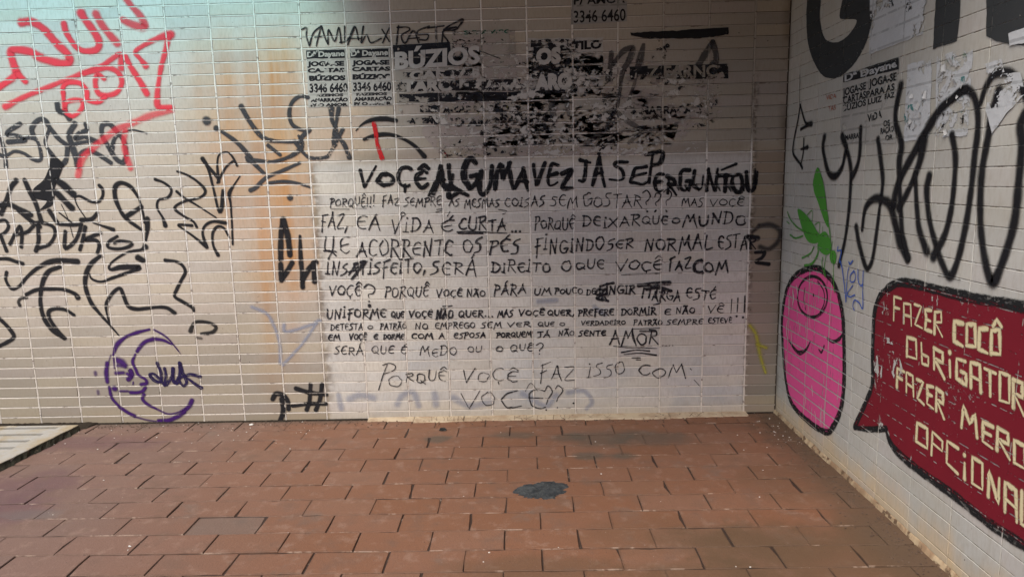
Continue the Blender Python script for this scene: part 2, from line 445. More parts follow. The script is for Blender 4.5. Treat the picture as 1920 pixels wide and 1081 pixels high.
def paint(name, col, kind, pl='b', grout=.6, wear=.0, hw=.003, gth=(.38, .55), rough=.5, var=.0, wcol=None, scr=0):
    g = G(name); P = g.pos()
    uvn = g.n('ShaderNodeUVMap', uv_map='uv').outputs[0]
    q = g.n('ShaderNodeSeparateXYZ'); g.put(q.inputs[0], uvn); u, v = q.outputs[0], q.outputs[1]
    at = g.n('ShaderNodeAttribute', attribute_name='st').outputs['Color']
    q = g.n('ShaderNodeSeparateColor'); g.put(q.inputs[0], at); cap, op, rn = q.outputs
    r = g.ma('SQRT', g.add(g.mul(v, v), g.mul(cap, cap)))
    if kind == 'spray':
        n1 = g.noise(P, 420, 2, .7)
        a = g.inv(g.sm(g.add(r, g.mul(g.sub(n1, .5), .5)), .46, 1.0))
        a = g.mul(a, g.add(.88, g.mul(g.noise(P, 30, 3), .2)))
    elif kind == 'wide':
        n1 = g.noise(P, 420, 2, .7)
        a = g.inv(g.sm(g.add(r, g.mul(g.sub(n1, .5), .7)), .30, 1.0)); a = g.mul(a, g.add(.86, g.mul(g.noise(P, 25, 3), .22)))
    elif kind == 'soft':
        n1 = g.noise(P, 350, 3, .7)
        a = g.inv(g.sm(g.add(r, g.mul(g.sub(n1, .5), .5)), .10, 1.0))
    elif kind == 'brush':
        st = g.noise(g.comb(g.add(g.mul(u, 16), g.mul(rn, 40)), g.mul(v, 4.2), g.mul(rn, 30)), 1.0, 4, .7)
        e = g.inv(g.sm(g.add(r, g.mul(g.sub(g.noise(P, 150, 3), .5), .6)), .72, .98))
        a = g.mul(e, g.sm(g.add(st, g.mul(g.inv(r), .10)), .37, .50))
    elif kind == 'fill':
        a = 1.0
    else:  # marker
        n1 = g.noise(P, 260, 2, .7)
        a = g.inv(g.sm(g.add(r, g.mul(g.sub(n1, .5), .55)), .68, .96))
        st = g.noise(g.comb(g.add(g.mul(u, 30), g.mul(rn, 40)), g.mul(v, 1.6), g.mul(rn, 30)), 1.0, 3, .7)
        a = g.mul(a, g.add(.40, g.mul(g.sm(st, .36, .50), .60)))
    gm = grid_mask(g, pl, hw, .0016)
    if not isinstance(gm, float):
        nz = g.noise(P, 26, 4, .7)
        a = g.mul(a, g.inv(g.mul(g.mul(gm, grout), g.sm(nz, gth[0], gth[1]))))
    if wear > 0:
        nz = g.noise(g.vs(P, (1, 1, 1.5)), 42, 6, .72); bigw = g.noise(P, 3.5, 2)
        th = g.sub(.735-.5*wear, g.mul(g.sub(bigw, .5), .35))
        a = g.mul(a, g.inv(g.sm(nz, th, g.add(th, .025))))
    if scr > 0:
        n2 = g.noise(g.vs(P, (1, 60, 5) if pl == 'r' else (60, 1, 5)), 1.0, 4, .65); n3 = g.noise(P, 5, 3, .6)
        a = g.mul(a, g.inv(g.mul(g.sm(n2, .70-.4*scr, .73-.4*scr), g.sm(n3, .44, .56))))
    a = g.mul(a, op)
    c = col
    if var > 0: c = g.mix(g.mul(g.noise(P, 9, 4, .65), var), col, wcol or tuple(min(1, x*2+.1) for x in col))
    else: c = g.mix(0.0, col, col)
    return g.out(c, rough+.2, None, a, spec=.15)

K = (.011, .011, .013)
M_SPRAY = paint('black_spray_paint', K, 'spray', grout=.8, gth=(.40, .55), var=.12, wcol=(.13, .12, .12))
M_SPRAYG = paint('worn_black_spray_paint', (.026, .027, .031), 'spray', grout=.9, gth=(.36, .5), var=.35, wcol=(.17, .17, .18), wear=.24, scr=.1)
M_BRUSH = paint('black_brush_paint', K, 'brush', grout=.55)
M_MARK = paint('black_marker_paint', (.022, .021, .025), 'marker', grout=.6)
M_RED = paint('red_spray_paint', (.82, .06, .085), 'wide', grout=.95, gth=(.34, .48))
M_REDM = paint('red_marker_paint', (.55, .02, .025), 'marker', grout=.3)
M_PURP = paint('purple_stencil_paint', (.05, .014, .115), 'wide', grout=.35)
M_PURPS = paint('purple_overspray', (.06, .02, .13), 'soft', grout=.35)
M_BLUEF = paint('faded_blue_spray', (.30, .33, .42), 'soft', grout=.5)
M_YELF = paint('faded_yellow_spray', (.42, .40, .05), 'soft', grout=.3)
M_GREYS = paint('faded_grey_spray', (.055, .05, .05), 'soft', grout=.3)
M_GREYB = paint('grey_brush_paint', (.045, .045, .05), 'brush', grout=.4)
M_NAVY = paint('navy_marker_paint', (.022, .015, .06), 'marker', grout=.15)
M_RSPR = paint('black_spray_paint_side', K, 'wide', 'r', grout=.3, hw=.0016, wear=.06)
M_RBLK = paint('black_wall_paint_side', (.03, .033, .035), 'fill', 'r', grout=.45, hw=.0012, wear=.13, rough=.6, var=.25, wcol=(.085, .09, .09))
M_ROUT = paint('black_outline_side', (.014, .015, .016), 'marker', 'r', grout=.9, hw=.0022, gth=(.42, .5), wear=.16)
M_PINK = paint('pink_paint', (.72, .095, .28), 'fill', 'r', grout=1, hw=.0028, gth=(.28, .38), wear=.13, rough=.45, var=.45, wcol=(.42, .05, .17), scr=.28)
M_CRIM = paint('dark_red_paint', (.19, .012, .023), 'fill', 'r', grout=.9, hw=.0016, gth=(.50, .56), wear=.15, rough=.42, var=.5, wcol=(.10, .008, .015))
M_CREAM = paint('cream_spray_letters', (.64, .56, .34), 'wide', 'r', grout=.25, hw=.0015)
M_GREEN = paint('green_stencil_paint', (.065, .26, .035), 'fill', 'r', grout=.9, hw=.0016, gth=(.48, .56), wear=.10)
M_GREENS = paint('green_stencil_lines', (.065, .26, .035), 'marker', 'r', grout=.5, hw=.0016)
M_BLUE = paint('blue_marker', (.035, .10, .42), 'marker', 'r', grout=.3, hw=.0016)

# ------------------------------------------------------------------ hand lettering
def arc(cx, cy, rx, ry, a0, a1, n=8):
    return [(cx+rx*math.cos(math.radians(a0+(a1-a0)*i/n)), cy+ry*math.sin(math.radians(a0+(a1-a0)*i/n))) for i in range(n+1)]
GL = {
 'A': (.72, [[(.0, -.05), (.2, .45), (.38, 1.05)], [(.36, 1.02), (.5, .5), (.72, -.08)], [(.12, .36), (.62, .40)]]),
 'B': (.6, [[(.08, 0), (.06, 1)], [(.0, 1), (.45, .95), (.48, .65), (.1, .52)], [(.1, .52), (.58, .42), (.5, .06), (0, 0)]]),
 'C': (.62, [arc(.38, .5, .36, .5, 55, 310, 8)]),
 'D': (.66, [[(.08, 0), (.1, 1)], [(.0, .98), (.45, .9), (.64, .5), (.4, .08), (.0, 0)]]),
 'E': (.58, [arc(.38, .5, .36, .5, 60, 300, 8), [(.06, .52), (.5, .56)]]),
 'F': (.6, [[(.16, -.25), (.2, 1.05)], [(.12, 1.0), (.66, 1.15)], [(.1, .52), (.5, .58)]]),
 'G': (.7, [arc(.38, .5, .37, .5, 55, 330, 9), [(.42, .42), (.72, .45), (.66, .05)]]),
 'H': (.66, [[(.06, 0), (.08, 1)], [(.6, 0), (.62, 1)], [(.06, .5), (.62, .52)]]),
 'I': (.3, [[(.15, 0), (.17, .85)], [(.0, 0), (.3, 0)], [(.16, 1.12)]]),
 'J': (.6, [[(.1, 1), (.68, 1.08)], [(.45, 1.02), (.4, .15), (.05, .0)]]),
 'K': (.62, [[(.08, 0), (.1, 1)], [(.6, 1), (.12, .45)], [(.14, .5), (.64, -.05)]]),
 'L': (.55, [[(.1, 1.05), (.06, .02), (.6, .04)]]),
 'M': (.92, [[(.0, -.12), (.12, .6), (.24, 1.0)], [(.24, 1.0), (.44, .38)], [(.44, .38), (.74, 1.08)], [(.72, 1.02), (.80, .4), (.95, -.15)]]),
 'N': (.72, [[(.08, -.08), (.12, 1)], [(.12, 1), (.55, .02)], [(.55, .0), (.66, 1.12)]]),
 'O': (.68, [arc(.34, .48, .33, .44, 100, 455, 12)]),
 'P': (.58, [[(.04, -.12), (.18, 1)], [(.0, .98), (.5, 1.02), (.56, .7), (.16, .45)]]),
 'Q': (.74, [arc(.34, .5, .33, .44, 100, 455, 12), [(.38, .25), (.74, -.08)]]),
 'R': (.66, [[(.06, -.05), (.14, 1)], [(.0, .98), (.48, .98), (.52, .68), (.14, .5)], [(.18, .5), (.70, -.08)]]),
 'S': (.56, [[(.56, 1.02), (.2, .92), (.12, .68), (.38, .52), (.46, .25), (.3, .02), (-.02, -.06)]]),
 'T': (.6, [[(-.02, .98), (.66, 1.04)], [(.32, 1.0), (.30, -.02)]]),
 'U': (.66, [[(.04, 1), (.06, .25), (.3, .0), (.56, .2), (.62, 1.0)]]),
 'V': (.68, [[(.0, 1), (.28, -.02)], [(.28, -.02), (.7, 1.15)]]),
 'X': (.66, [[(.0, 1), (.68, -.05)], [(.62, 1.02), (.0, -.05)]]),
 'Z': (.66, [[(.0, .92), (.62, 1.0), (.08, .04), (.74, -.02)]]),
 '4': (.6, [[(.1, 1.1), (.05, .38), (.6, .4)], [(.48, 1.1), (.44, -.1)]]),
 '?': (.5, [[(.0, .82), (.2, 1.05), (.48, .85), (.38, .55), (.2, .4), (.2, .2)], [(.2, -.08)]]),
 '!': (.24, [[(.12, 1.1), (.1, .25)], [(.1, -.04)]]),
 '.': (.26, [[(.1, .02)]]), ',': (.3, [[(.18, .1), (.04, -.3)]]),
 'b': (.5, [[(.06, 1.0), (.08, 0), (.42, .04), (.44, .45), (.1, .45)]]),
 'i': (.26, [[(.12, .02), (.12, .68)], [(.12, .98)]]),
 ' ': (.4, []),
}
ACC = {'Ê': ('E', '^'), 'É': ('E', "'"), 'Ô': ('O', '^'), 'Ã': ('A', '~'), 'Á': ('A', "'"), 'Ç': ('C', ','), 'Ú': ('U', "'")}
ACS = {'^': [[(.12, 1.12), (.34, 1.38), (.6, 1.14)]], "'": [[(.34, 1.15), (.52, 1.4)]], '~': [[(.08, 1.18), (.24, 1.3), (.42, 1.18), (.6, 1.3)]], ',': [[(.4, -.02), (.34, -.25)]]}
def lettering(fm, text, x0, y0, x1, y1, h, w, jit=.05, h2=None, slant=0.06, gap=.20, smooth=True, op=1.0, block=None):
    """text from photo pixel (x0,y0) to (x1,y1) on the base line, cap height h px, line width w metres"""
    tot = 0; lay = []
    for ch in text:
        b, ac = ACC.get(ch, (ch, None)); a = (block or GL).get(b) or GL[b]; lay.append((tot, a[0], a[1], ac)); tot += a[0]+gap
    tot -= gap; h2 = h if h2 is None else h2
    for p, aw, strokes, ac in lay:
        js, jy, jr = random.uniform(1-jit*2, 1+jit*2), random.gauss(0, jit*.9), random.gauss(0, jit*.8)
        for st in strokes+(ACS[ac] if ac else []):
            pts = []
            for gx, gy in st:
                gx2 = p+(gx-aw/2)*(1 if len(text) > 1 else 1)+aw/2+random.gauss(0, jit*.35)
                gy2 = gy*js+jy+(gx-aw/2)*jr*2+random.gauss(0, jit*.35)
                t = gx2/tot; hh = h+(h2-h)*t
                pts.append((x0+(x1-x0)*t+gy2*hh*slant, y0+(y1-y0)*t-gy2*hh))
            ww = w*random.uniform(.78, 1.2)
            if len(pts) == 1: fm.dot(pts[0][0], pts[0][1], ww*.62, k=1, op=op)
            else: fm.stroke(pts, [ww*random.uniform(.8, 1.1), ww*random.uniform(.9, 1.2), ww*random.uniform(.55, 1.0)], k=1, op=op, smooth=smooth)
PXM = .00306   # metres per photo pixel on the back wall

# ------------------------------------------------------------------ the long message
msg = empty('painted_message', (B(1000, 560)[0], 0, 0))
tag(msg, 'long black hand painted message in Portuguese on the pale repainted patch', 'painted message')
def line(words, w, mat, lbl=None, extra=None, jit=.05):
    for wd_ in words:
        fm = Film('b', 2); fm.base += (Film.k % 9)*5e-6; Film.k += 1
        t, x0, x1, yt, yb = wd_[:5]; dy = wd_[5] if len(wd_) > 5 else 0; ww = wd_[6] if len(wd_) > 6 else 1
        lettering(fm, t, x0, yb, x1, yb-(x1-x0)*.016+dy, yb-yt, w*ww*PXM*1.3, jit=jit*(1.7 if yb-yt > 14 else 1.3))
        fm.build('word', mat, msg)
    if extra:
        fm = Film('b', 3); extra(fm); fm.build('underline', mat, msg)
def ex1(f):
    f.stroke([(640, 270), (560, 330), (500, 400)], .03, (480, 130), 4) if 0 else None
    f.stroke([(1390, 190), (1370, 260), (1330, 330), (1295, 385)], [.022, .034, .016], (480, 270))
    f.stroke([(1395, 200), (1400, 300), (1480, 330), (1590, 385)], [.03, .04, .022], (480, 270))
    f.stroke([(1445, 160), (1450, 240), (1460, 290)], [.03, .028], (480, 270))
    f.stroke([(1570, 195), (1680, 150)], [.012, .02], (960, 270))
    f.stroke([(1380, 300), (1700, 300), (1840, 305)], [.006, .006], (960, 270), op=.8)
    f.stroke([(1820, 190), (1815, 330)], [.018, .03], (960, 270), op=.7)
    for a, b in ((1170, 335), (1230, 345), (1300, 350), (1380, 350), (1450, 350), (1540, 350), (1620, 355), (1720, 350)):
        f.stroke([(a, b-40), (a+20, b)], [.018, .010], (960, 270), op=.8)
line([('VOÇÊ', 673, 802, 318, 349, 2), ('ALGUMA', 812, 990, 312, 357, 1, 1.35), ('VEZ', 997, 1073, 313, 350), ('JÁ', 1082, 1133, 304, 345, 0, 1.1),
      ('SE', 1143, 1212, 302, 344), ('P', 1212, 1240, 299, 342), ('ERGUNTOU', 1226, 1416, 325, 358, 2, 1.0)], 6.6, M_BRUSH, 'thick brushed heading line of the message', ex1, .06)
def ex2(f):
    f.stroke([(560, 485), (700, 488)], .006, (480, 270), op=.6); f.stroke([(740, 482), (830, 482)], .004, (480, 270), op=.6)
    for x in (1013, 1072, 1158): f.dot(x, 505, .007, o=(960, 270))
line([('PORQUÊ!!!', 619, 702, 371, 387), ('FAZ', 716, 748, 369, 384), ('SEMPRE', 758, 827, 370, 385), ('AS', 842, 860, 373, 385),
      ('MESMAS', 871, 935, 374, 388), ('COISAS', 946, 1020, 371, 387), ('SEM', 1032, 1083, 369, 387), ('GOSTAR', 1093, 1202, 366, 388, 0, 1.15),
      ('???', 1205, 1257, 360, 392), ('MAS', 1278, 1318, 372, 386), ('VOÇÊ', 1331, 1394, 373, 386)], 2.1, M_MARK, 'thin second line of the message', ex2)
def ex3(f):
    f.stroke([(1510, 660), (1600, 655), (1880, 668)], [.012, .009, .007], (480, 270)); f.stroke([(1520, 668), (1700, 670)], .012, (480, 270))
    for x in (1, 28, 58): f.dot(x, 655, .009, o=(960, 270))
    f.stroke([(1085, 525), (1100, 510), (1120, 525), (1100, 540)], .007, (480, 270), closed=True)
    f.stroke([(1355, 490), (1400, 485)], .006, (480, 270)); f.stroke([(1350, 510), (1390, 500)], .006, (480, 270)); f.stroke([(1435, 540), (1455, 505)], .006, (480, 270))
    f.stroke([(1820, 490), (1880, 500)], .006, (480, 270)); f.stroke([(1850, 525), (1875, 515)], .006, (480, 270))
line([('FAZ,', 601, 652, 404, 428, 0), ('EA', 669, 713, 407, 432), ('VIDA', 733, 813, 411, 436), ('É', 828, 849, 409, 431), ('CURTA', 861, 948, 409, 431, 0, 1.15),
      ('PORQUÊ', 1002, 1076, 411, 430), ('DEIXAR', 1092, 1199, 408, 425), ('QUE', 1204, 1251, 407, 421), ('O', 1260, 1274, 409, 419), ('MUNDO', 1281, 1397, 402, 423, 0, 1.15)],
     2.7, M_MARK, None, ex3)
def ex4(f):
    f.stroke([(525, 695), (520, 790), (600, 805)], .011, (480, 270)); f.stroke([(582, 695), (575, 790), (545, 855)], .011, (480, 270))
    f.stroke([(510, 800), (560, 800), (600, 835)], .011, (480, 270))
line([('E', 636, 655, 450, 478), ('ACORRENTE', 669, 848, 453, 480), ('OS', 868, 903, 450, 473), ('PÉS', 918, 974, 449, 473), ('FINGINDO', 1002, 1131, 449, 472), ('SER', 1138, 1187, 448, 466),
      ('NORMAL', 1208, 1334, 447, 470, 0, 1.1), ('ESTAR', 1346, 1416, 444, 466)], 3.0, M_MARK, None, ex4)
def ex5(f):
    f.stroke([(820, 980), (1000, 972), (1110, 968)], .007, (960, 270)); f.stroke([(740, 900), (820, 880), (760, 960), (720, 1010)], [.022, .02, .018], (480, 270))
    f.stroke([(700, 960), (820, 890)], .016, (480, 270)); f.stroke([(1420, 870), (1370, 900), (1370, 950), (1430, 965)], .022, (960, 270))
line([('INSATISFEITO,', 611, 799, 492, 514), ('SERÁ', 808, 893, 492, 515), ('DIREITO', 922, 1031, 492, 510), ('O', 1053, 1070, 489, 508), ('QUE', 1080, 1132, 490, 505),
      ('VOÇÊ', 1156, 1240, 488, 507), ('FAZ', 1253, 1294, 488, 505), ('COM', 1301, 1364, 490, 510, 0, 1.35)], 3.0, M_MARK, None, ex5)
def ex6(f):
    for (x, y) in ((650, 5), (700, 5), (660, 40), (700, 45)): f.stroke([(x, y), (x-25, y+35), (x+20, y+50)], .018, (960, 540))
    f.stroke([(640, 80), (680, 50), (710, 90)], .012, (960, 540))
    f.stroke([(950, 20), (1080, 5), (1180, 0)], .030, (960, 530)); f.stroke([(1010, 45), (1100, 35), (1190, 60)], .026, (960, 530))
    for x in (990, 1040, 1090, 1130): f.stroke([(x, 20), (x-15, 90)], .014, (960, 535))
    f.stroke([(660, -15), (760, -40)], .018, (960, 540)); f.dot(850, 130, .013, o=(480, 540))
    f.stroke([(1060, 125), (1110, 110), (1110, 90)], .01, (960, 540))
line([('VOÇÊ', 617, 676, 536, 553), ('?', 684, 703, 531, 560), ('PORQUÊ', 722, 803, 538, 556), ('VOÇÊ', 818, 866, 544, 556), ('NÃO', 875, 909, 543, 555), ('PÁRA', 926, 985, 535, 553),
      ('UM', 1002, 1032, 541, 551), ('POUCO', 1040, 1092, 541, 551), ('DE', 1100, 1116, 540, 551), ('FINGIR', 1122, 1190, 536, 550, 0, 1.5), ('ARGA', 1222, 1275, 546, 562, 0, 1.2), ('ESTÉ', 1286, 1342, 541, 560)],
     2.5, M_MARK, None, ex6)
def ex7(f):
    for x in (1400, 1440): f.stroke([(x, 135), (x+30, 130)], .008, (480, 540))
    for x in (1345, 1400, 1440): f.stroke([(x, 235), (x+15, 215)], .008, (480, 540))
line([('UNIFORME', 612, 723, 581, 596, 0, 1.1), ('QUE', 734, 757, 584, 595), ('VOÇÊ', 767, 810, 584, 595), ('NÃO', 818, 849, 582, 597, 0, 1.5), ('QUER...', 860, 925, 583, 594),
      ('MAS', 933, 961, 582, 593), ('VOÇÊ', 973, 1020, 581, 591), ('QUER,', 1027, 1077, 581, 591), ('PREFERE', 1084, 1150, 580, 591, 0, 1.1), ('DORMIR', 1165, 1229, 578, 590), ('E', 1246, 1257, 578, 589),
      ('NÃO', 1267, 1302, 576, 587), ('VÊ', 1327, 1356, 573, 586), ('!!!', 1366, 1397, 560, 592)], 2.7, M_MARK, None, ex7, .035)
line([('DETESTA', 620, 680, 607, 618), ('O', 689, 699, 609, 616), ('PATRÃO', 713, 761, 606, 616), ('NO', 778, 802, 606, 616), ('EMPREGO', 816, 890, 605, 615), ('SEM', 902, 940, 604, 614),
      ('VER', 951, 994, 604, 612), ('QUE', 1009, 1039, 603, 611), ('O', 1049, 1059, 604, 610), ('VERDADEIRO', 1090, 1172, 602, 609), ('PATRÃO', 1188, 1241, 600, 609), ('SEMPRE', 1250, 1318, 599, 608), ('ESTEVE', 1328, 1372, 596, 605)],
     2.0, M_MARK, None, None, .035)
def ex9(f):
    f.stroke([(900, 305), (1110, 298)], .005, (960, 540)); f.stroke([(900, 310), (930, 430)], .008, (960, 540))
    f.stroke([(760, 432), (850, 440), (1085, 450)], [.004, .013, .004], (960, 540)); f.stroke([(820, 480), (930, 462), (1030, 470)], [.01, .008, .012], (960, 540))
    f.stroke([(840, 495), (960, 485), (1080, 500)], [.006, .008, .014], (960, 540)); f.stroke([(900, 520), (960, 520)], .010, (960, 540)); f.stroke([(930, 535), (965, 535)], .006, (960, 540))
    f.stroke([(960, 320), (1070, 322)], .012, (960, 540), op=.8)
    for x in (1130, 1155, 1180, 1203): f.dot(x, 430, .0045, o=(960, 540))
line([('EM', 616, 637, 627, 637), ('VOÇÊ', 655, 687, 626, 636), ('E', 701, 708, 626, 635), ('DORME', 719, 757, 626, 635), ('COM', 772, 811, 625, 634, 0, 1.2), ('A', 823, 833, 624, 634), ('ESPOSA', 851, 910, 624, 633),
      ('PORQUEM', 931, 996, 623, 632, 0, 1.1), ('JÁ', 1006, 1031, 622, 632), ('NÃO', 1047, 1076, 620, 629), ('SENTE', 1085, 1135, 620, 629, 0, 1.1), ('AMOR', 1143, 1233, 622, 645, 0, 1.1)], 2.4, M_MARK, None, ex9, .035)
line([('SERÁ', 627, 680, 649, 664), ('QUE', 697, 738, 649, 662), ('É', 751, 762, 650, 662), ('MEDO', 787, 856, 648, 665), ('OU', 877, 903, 649, 660), ('O', 930, 943, 648, 659), ('QUÊ', 957, 999, 646, 658), ('?', 1006, 1018, 643, 661)],
     1.9, M_MARK)
def ex11(f):
    f.stroke([(1335, 600), (1345, 610)], .006, (960, 540)); f.stroke([(1365, 685), (1410, 735)], .005, (960, 540))
    f.stroke([(950, 575), (1000, 560), (1045, 580), (1030, 615), (960, 640)], .007, (480, 540)); f.stroke([(985, 570), (950, 660), (920, 760)], .007, (480, 540))
line([('O', 729, 752, 700, 725), ('RQUÊ', 760, 836, 699, 716), ('VOÇÊ', 866, 969, 694, 716), ('FAZ', 1011, 1076, 685, 710), ('ISSO', 1100, 1170, 684, 706), ('COM', 1197, 1284, 684, 706)], 2.0, M_MARK, None, ex11)
def ex12(f):
    f.stroke([(1840, 830), (1880, 790), (1920, 775)], .01, (480, 540)); f.stroke([(1840, 840), (1880, 890), (1920, 890)], .01, (480, 540))
    f.stroke([(0, 895), (70, 880)], .007, (960, 540)); f.stroke([(0, 775), (40, 765)], .007, (960, 540))
    f.stroke([(100, 770), (140, 710), (190, 765)], .004, (960, 540)); f.dot(460, 860, .007, o=(960, 540))
line([('V', 865, 899, 734, 766), ('O', 902, 926, 737, 762), ('E', 986, 1022, 735, 766), ('??', 1020, 1053, 728, 762)], 2.0, M_MARK, None, ex12)

# ------------------------------------------------------------------ sprayed tags of the back wall
O1, O2, O3, O4, O5, O6, O7, O8 = (0, 0), (480, 0), (960, 0), (1440, 0), (0, 270), (480, 270), (960, 270), (1440, 270)
L1, L2, L3, L4 = (0, 540), (480, 540), (960, 540), (1440, 540)
ZP = PXM/4
def graf(name, pl, layer, mat, strokes, label, cat='graffiti', z=ZP, dots=(), fills=(), op=1.0, wf=1.36, group=None):
    f = Film(pl, layer)
    for pts, o in fills: f.fill(pts, o, op=op)
    for s_ in strokes:
        pts, w, o = s_[:3]; oo = s_[3] if len(s_) > 3 else 1
        w = [a*z*wf for a in w] if isinstance(w, (list, tuple)) else w*z*wf
        f.stroke(pts, w, o, op=op*oo)
    for x, y, r, o in dots: f.dot(x, y, r*z*wf, o=o, op=op)
    ob = f.build(name, mat)
    tag(ob, label, cat, group)
    return ob
graf('red_graffiti', 'b', 1, M_RED, [
 ([(160,170),(240,165),(330,220),(420,320),(510,410),(520,465),(460,475),(350,450),(280,420),(230,390),(150,375),(85,380),(90,440),(130,560)], 50, O1),
 ([(130,560),(60,610),(0,650),(-60,690)], 42, O1), ([(140,560),(190,610)], 40, O1),
 ([(480,180),(500,250),(570,350),(640,385),(720,375),(745,320),(700,230),(640,150),(610,100)], [42,36,40,44,50,60], O1),
 ([(720,105),(760,180),(830,270),(880,325)], 50, O1, .8), ([(920,-40),(990,50),(1060,130),(1085,200),(1010,190),(920,150)], [40,40,50,50,40], O1, .75),
 ([(40,800),(200,720),(420,630),(620,550),(770,490),(900,410),(910,510)], [44,34,32,32,36,46], O1, .85),
 ([(780,590),(735,560),(715,620),(740,700),(810,715),(880,690),(915,620),(890,550),(820,510),(750,520),(640,550)], 34, O1, .9),
 ([(475,700),(475,650),(520,620),(600,625),(650,680),(660,750),(740,765),(790,730)], 32, O1),
 ([(475,700),(485,820),(500,770),(560,750),(620,760),(610,820),(550,870),(500,850)], 30, O1, .9),
 ([(1280,260),(1180,290),(1080,340),(1015,390),(1050,440),(1095,495)], [56,34,30,30,40], O1, .9),
 ([(1265,270),(1245,370),(1210,500),(1190,620),(1180,720),(1190,800),(1290,805)], [44,34,30,40,32], O1, .9),
 ([(940,420),(980,500),(1050,610),(1100,700)], [34,36,40,46], O1, .95),
 ([(1290,830),(1150,860),(1000,920),(880,970),(760,1060),(700,1110),(620,1190),(585,1320)], [34,44,44,46,40], O1, .6),
 ([(940,980),(930,1080),(950,1170),(980,1260)], 40, O1, .6)],
 'red sprayed scrawl of looping letters on cream tiles at upper left', wf=1.6)
graf('black_graffiti', 'b', 0, M_SPRAYG, [
 ([(430,780),(440,830),(490,850),(520,890)], 42, O1), ([(150,930),(70,980),(55,1010),(130,1020),(190,1050),(60,1065)], 34, O1),
 ([(250,1020),(240,960),(290,900),(340,905),(375,960),(440,1040),(500,1090),(505,1140),(490,1210),(450,1230),(390,1160),(340,1070),(370,970)], [40,36,34,36,32,26], O1),
 ([(205,1030),(260,1040),(290,1080),(310,1175),(290,1205),(240,1190),(180,1150),(110,1135),(60,1160)], [30,26,24], O1),
 ([(560,930),(520,1010),(540,1090),(570,1180),(585,1250)], 44, O1), ([(640,930),(650,975),(590,1000),(565,1040),(640,1030),(730,1060)], 30, O1),
 ([(530,1090),(600,1070),(700,1060)], 26, O1), ([(590,1220),(600,1160),(660,1130),(740,1160),(830,1220)], 34, O1),
 ([(800,1080),(765,1010),(770,940),(820,930),(880,990),(930,1060),(945,1140),(930,1215),(880,1200),(830,1130),(800,1080)], 34, O1),
 ([(840,1120),(860,1040),(920,995),(1000,975),(1100,1000)], [34,26,12,14], O1), ([(0,1030),(20,1080),(40,1180),(45,1250)], 30, O1), ([(0,1160),(40,1180)],26,O1)],
 'row of worn black bubbly letters sprayed just below the red scrawl')
graf('black_graffiti', 'b', 1, M_SPRAY, [
 ([(185,270),(230,370),(270,450),(310,580)], 34, O5), ([(120,275),(80,330),(50,420),(10,520)], [44,34,38], O5), ([(-20,460),(60,450),(130,480),(230,530)], 40, O5),
 ([(140,500),(200,550),(300,620)], 30, O5), ([(430,275),(480,310),(550,375)], 50, O5), ([(420,360),(480,420),(540,480)], 46, O5),
 ([(560,400),(600,390),(680,430),(740,430),(770,390),(770,340),(745,310)], [12,20,22,26], O5), ([(560,400),(580,460),(640,550)], 9, O5), ([(730,515),(690,560),(610,570)], [26,32,34], O5),
 ([(440,510),(530,580),(560,600)], 12, O5), ([(370,500),(430,590)], 34, O5), ([(460,450),(510,560),(550,700)], 5, O5),
 ([(1040,400),(980,320),(910,290),(865,320),(865,400),(900,490),(950,560),(1060,640)], [24,30,34,30,22], O5), ([(950,540),(1060,470)], 34, O5),
 ([(1040,400),(1070,500),(1085,590)], 16, O5), ([(1105,560),(1105,640),(1095,720)], [38,34,16], O5), ([(700,590),(790,620),(850,640)], [10,20,30], O5)],
 'dense black wildstyle scribble with solid black wedge at left edge',
 fills=[([(390,80),(480,150),(470,180),(440,260),(410,330),(410,400),(390,460),(300,495),(350,430),(260,405),(250,340),(330,265),(370,170)], O5)])
graf('black_graffiti', 'b', 2, M_SPRAY, [
 ([(-10,575),(40,570),(65,615),(40,660),(0,685)], 24, O5), ([(5,685),(50,800)], 28, O5),
 ([(75,750),(110,680),(150,615),(165,680),(160,770)], 26, O5), ([(110,680),(200,660),(250,615)], 26, O5),
 ([(270,800),(290,720),(285,620)], 30, O5), ([(235,590),(320,590),(400,620),(412,680),(370,750),(290,780)], 26, O5),
 ([(490,655),(485,760),(500,780),(560,730),(595,660),(610,600)], 28, O5), ([(450,600),(540,605),(610,600)], 26, O5),
 ([(640,620),(620,720),(600,790)], 28, O5), ([(755,665),(690,690),(640,715),(720,720),(745,760),(730,815)], 28, O5),
 ([(880,690),(820,730),(810,770),(880,785),(960,770),(990,740),(900,725),(860,740)], [20,24,24,22,26], O5)],
 'black letters reading RADUKG sprayed in a row at the left edge')
graf('black_graffiti', 'b', 1, M_SPRAY, [
 ([(-20,860),(60,860),(120,880),(170,895)], 28, O5), ([(50,960),(45,1020),(90,1085),(150,1060),(200,1000),(280,930),(380,880),(480,872),(580,880)], [26,22,24,28,40,44], O5),
 ([(450,920),(370,950),(330,1010),(308,1100),(305,1200),(330,1300),(390,1390),(480,1455)], [30,36,32,34,30], O5),
 ([(200,45),(280,10),(380,5),(480,10),(560,40),(585,70)], [30,28,28,32,38], L1), ([(490,375),(420,300),(370,220),(370,170),(430,150),(500,165),(555,200)], [24,30,30,26], L1),
 ([(150,130),(140,100),(160,75),(200,70)], 24, L1, .8), ([(-10,220),(60,290),(105,360),(60,400),(-10,435)], 30, L1)],
 'thin black curling F shaped tag below the word RADUKG')
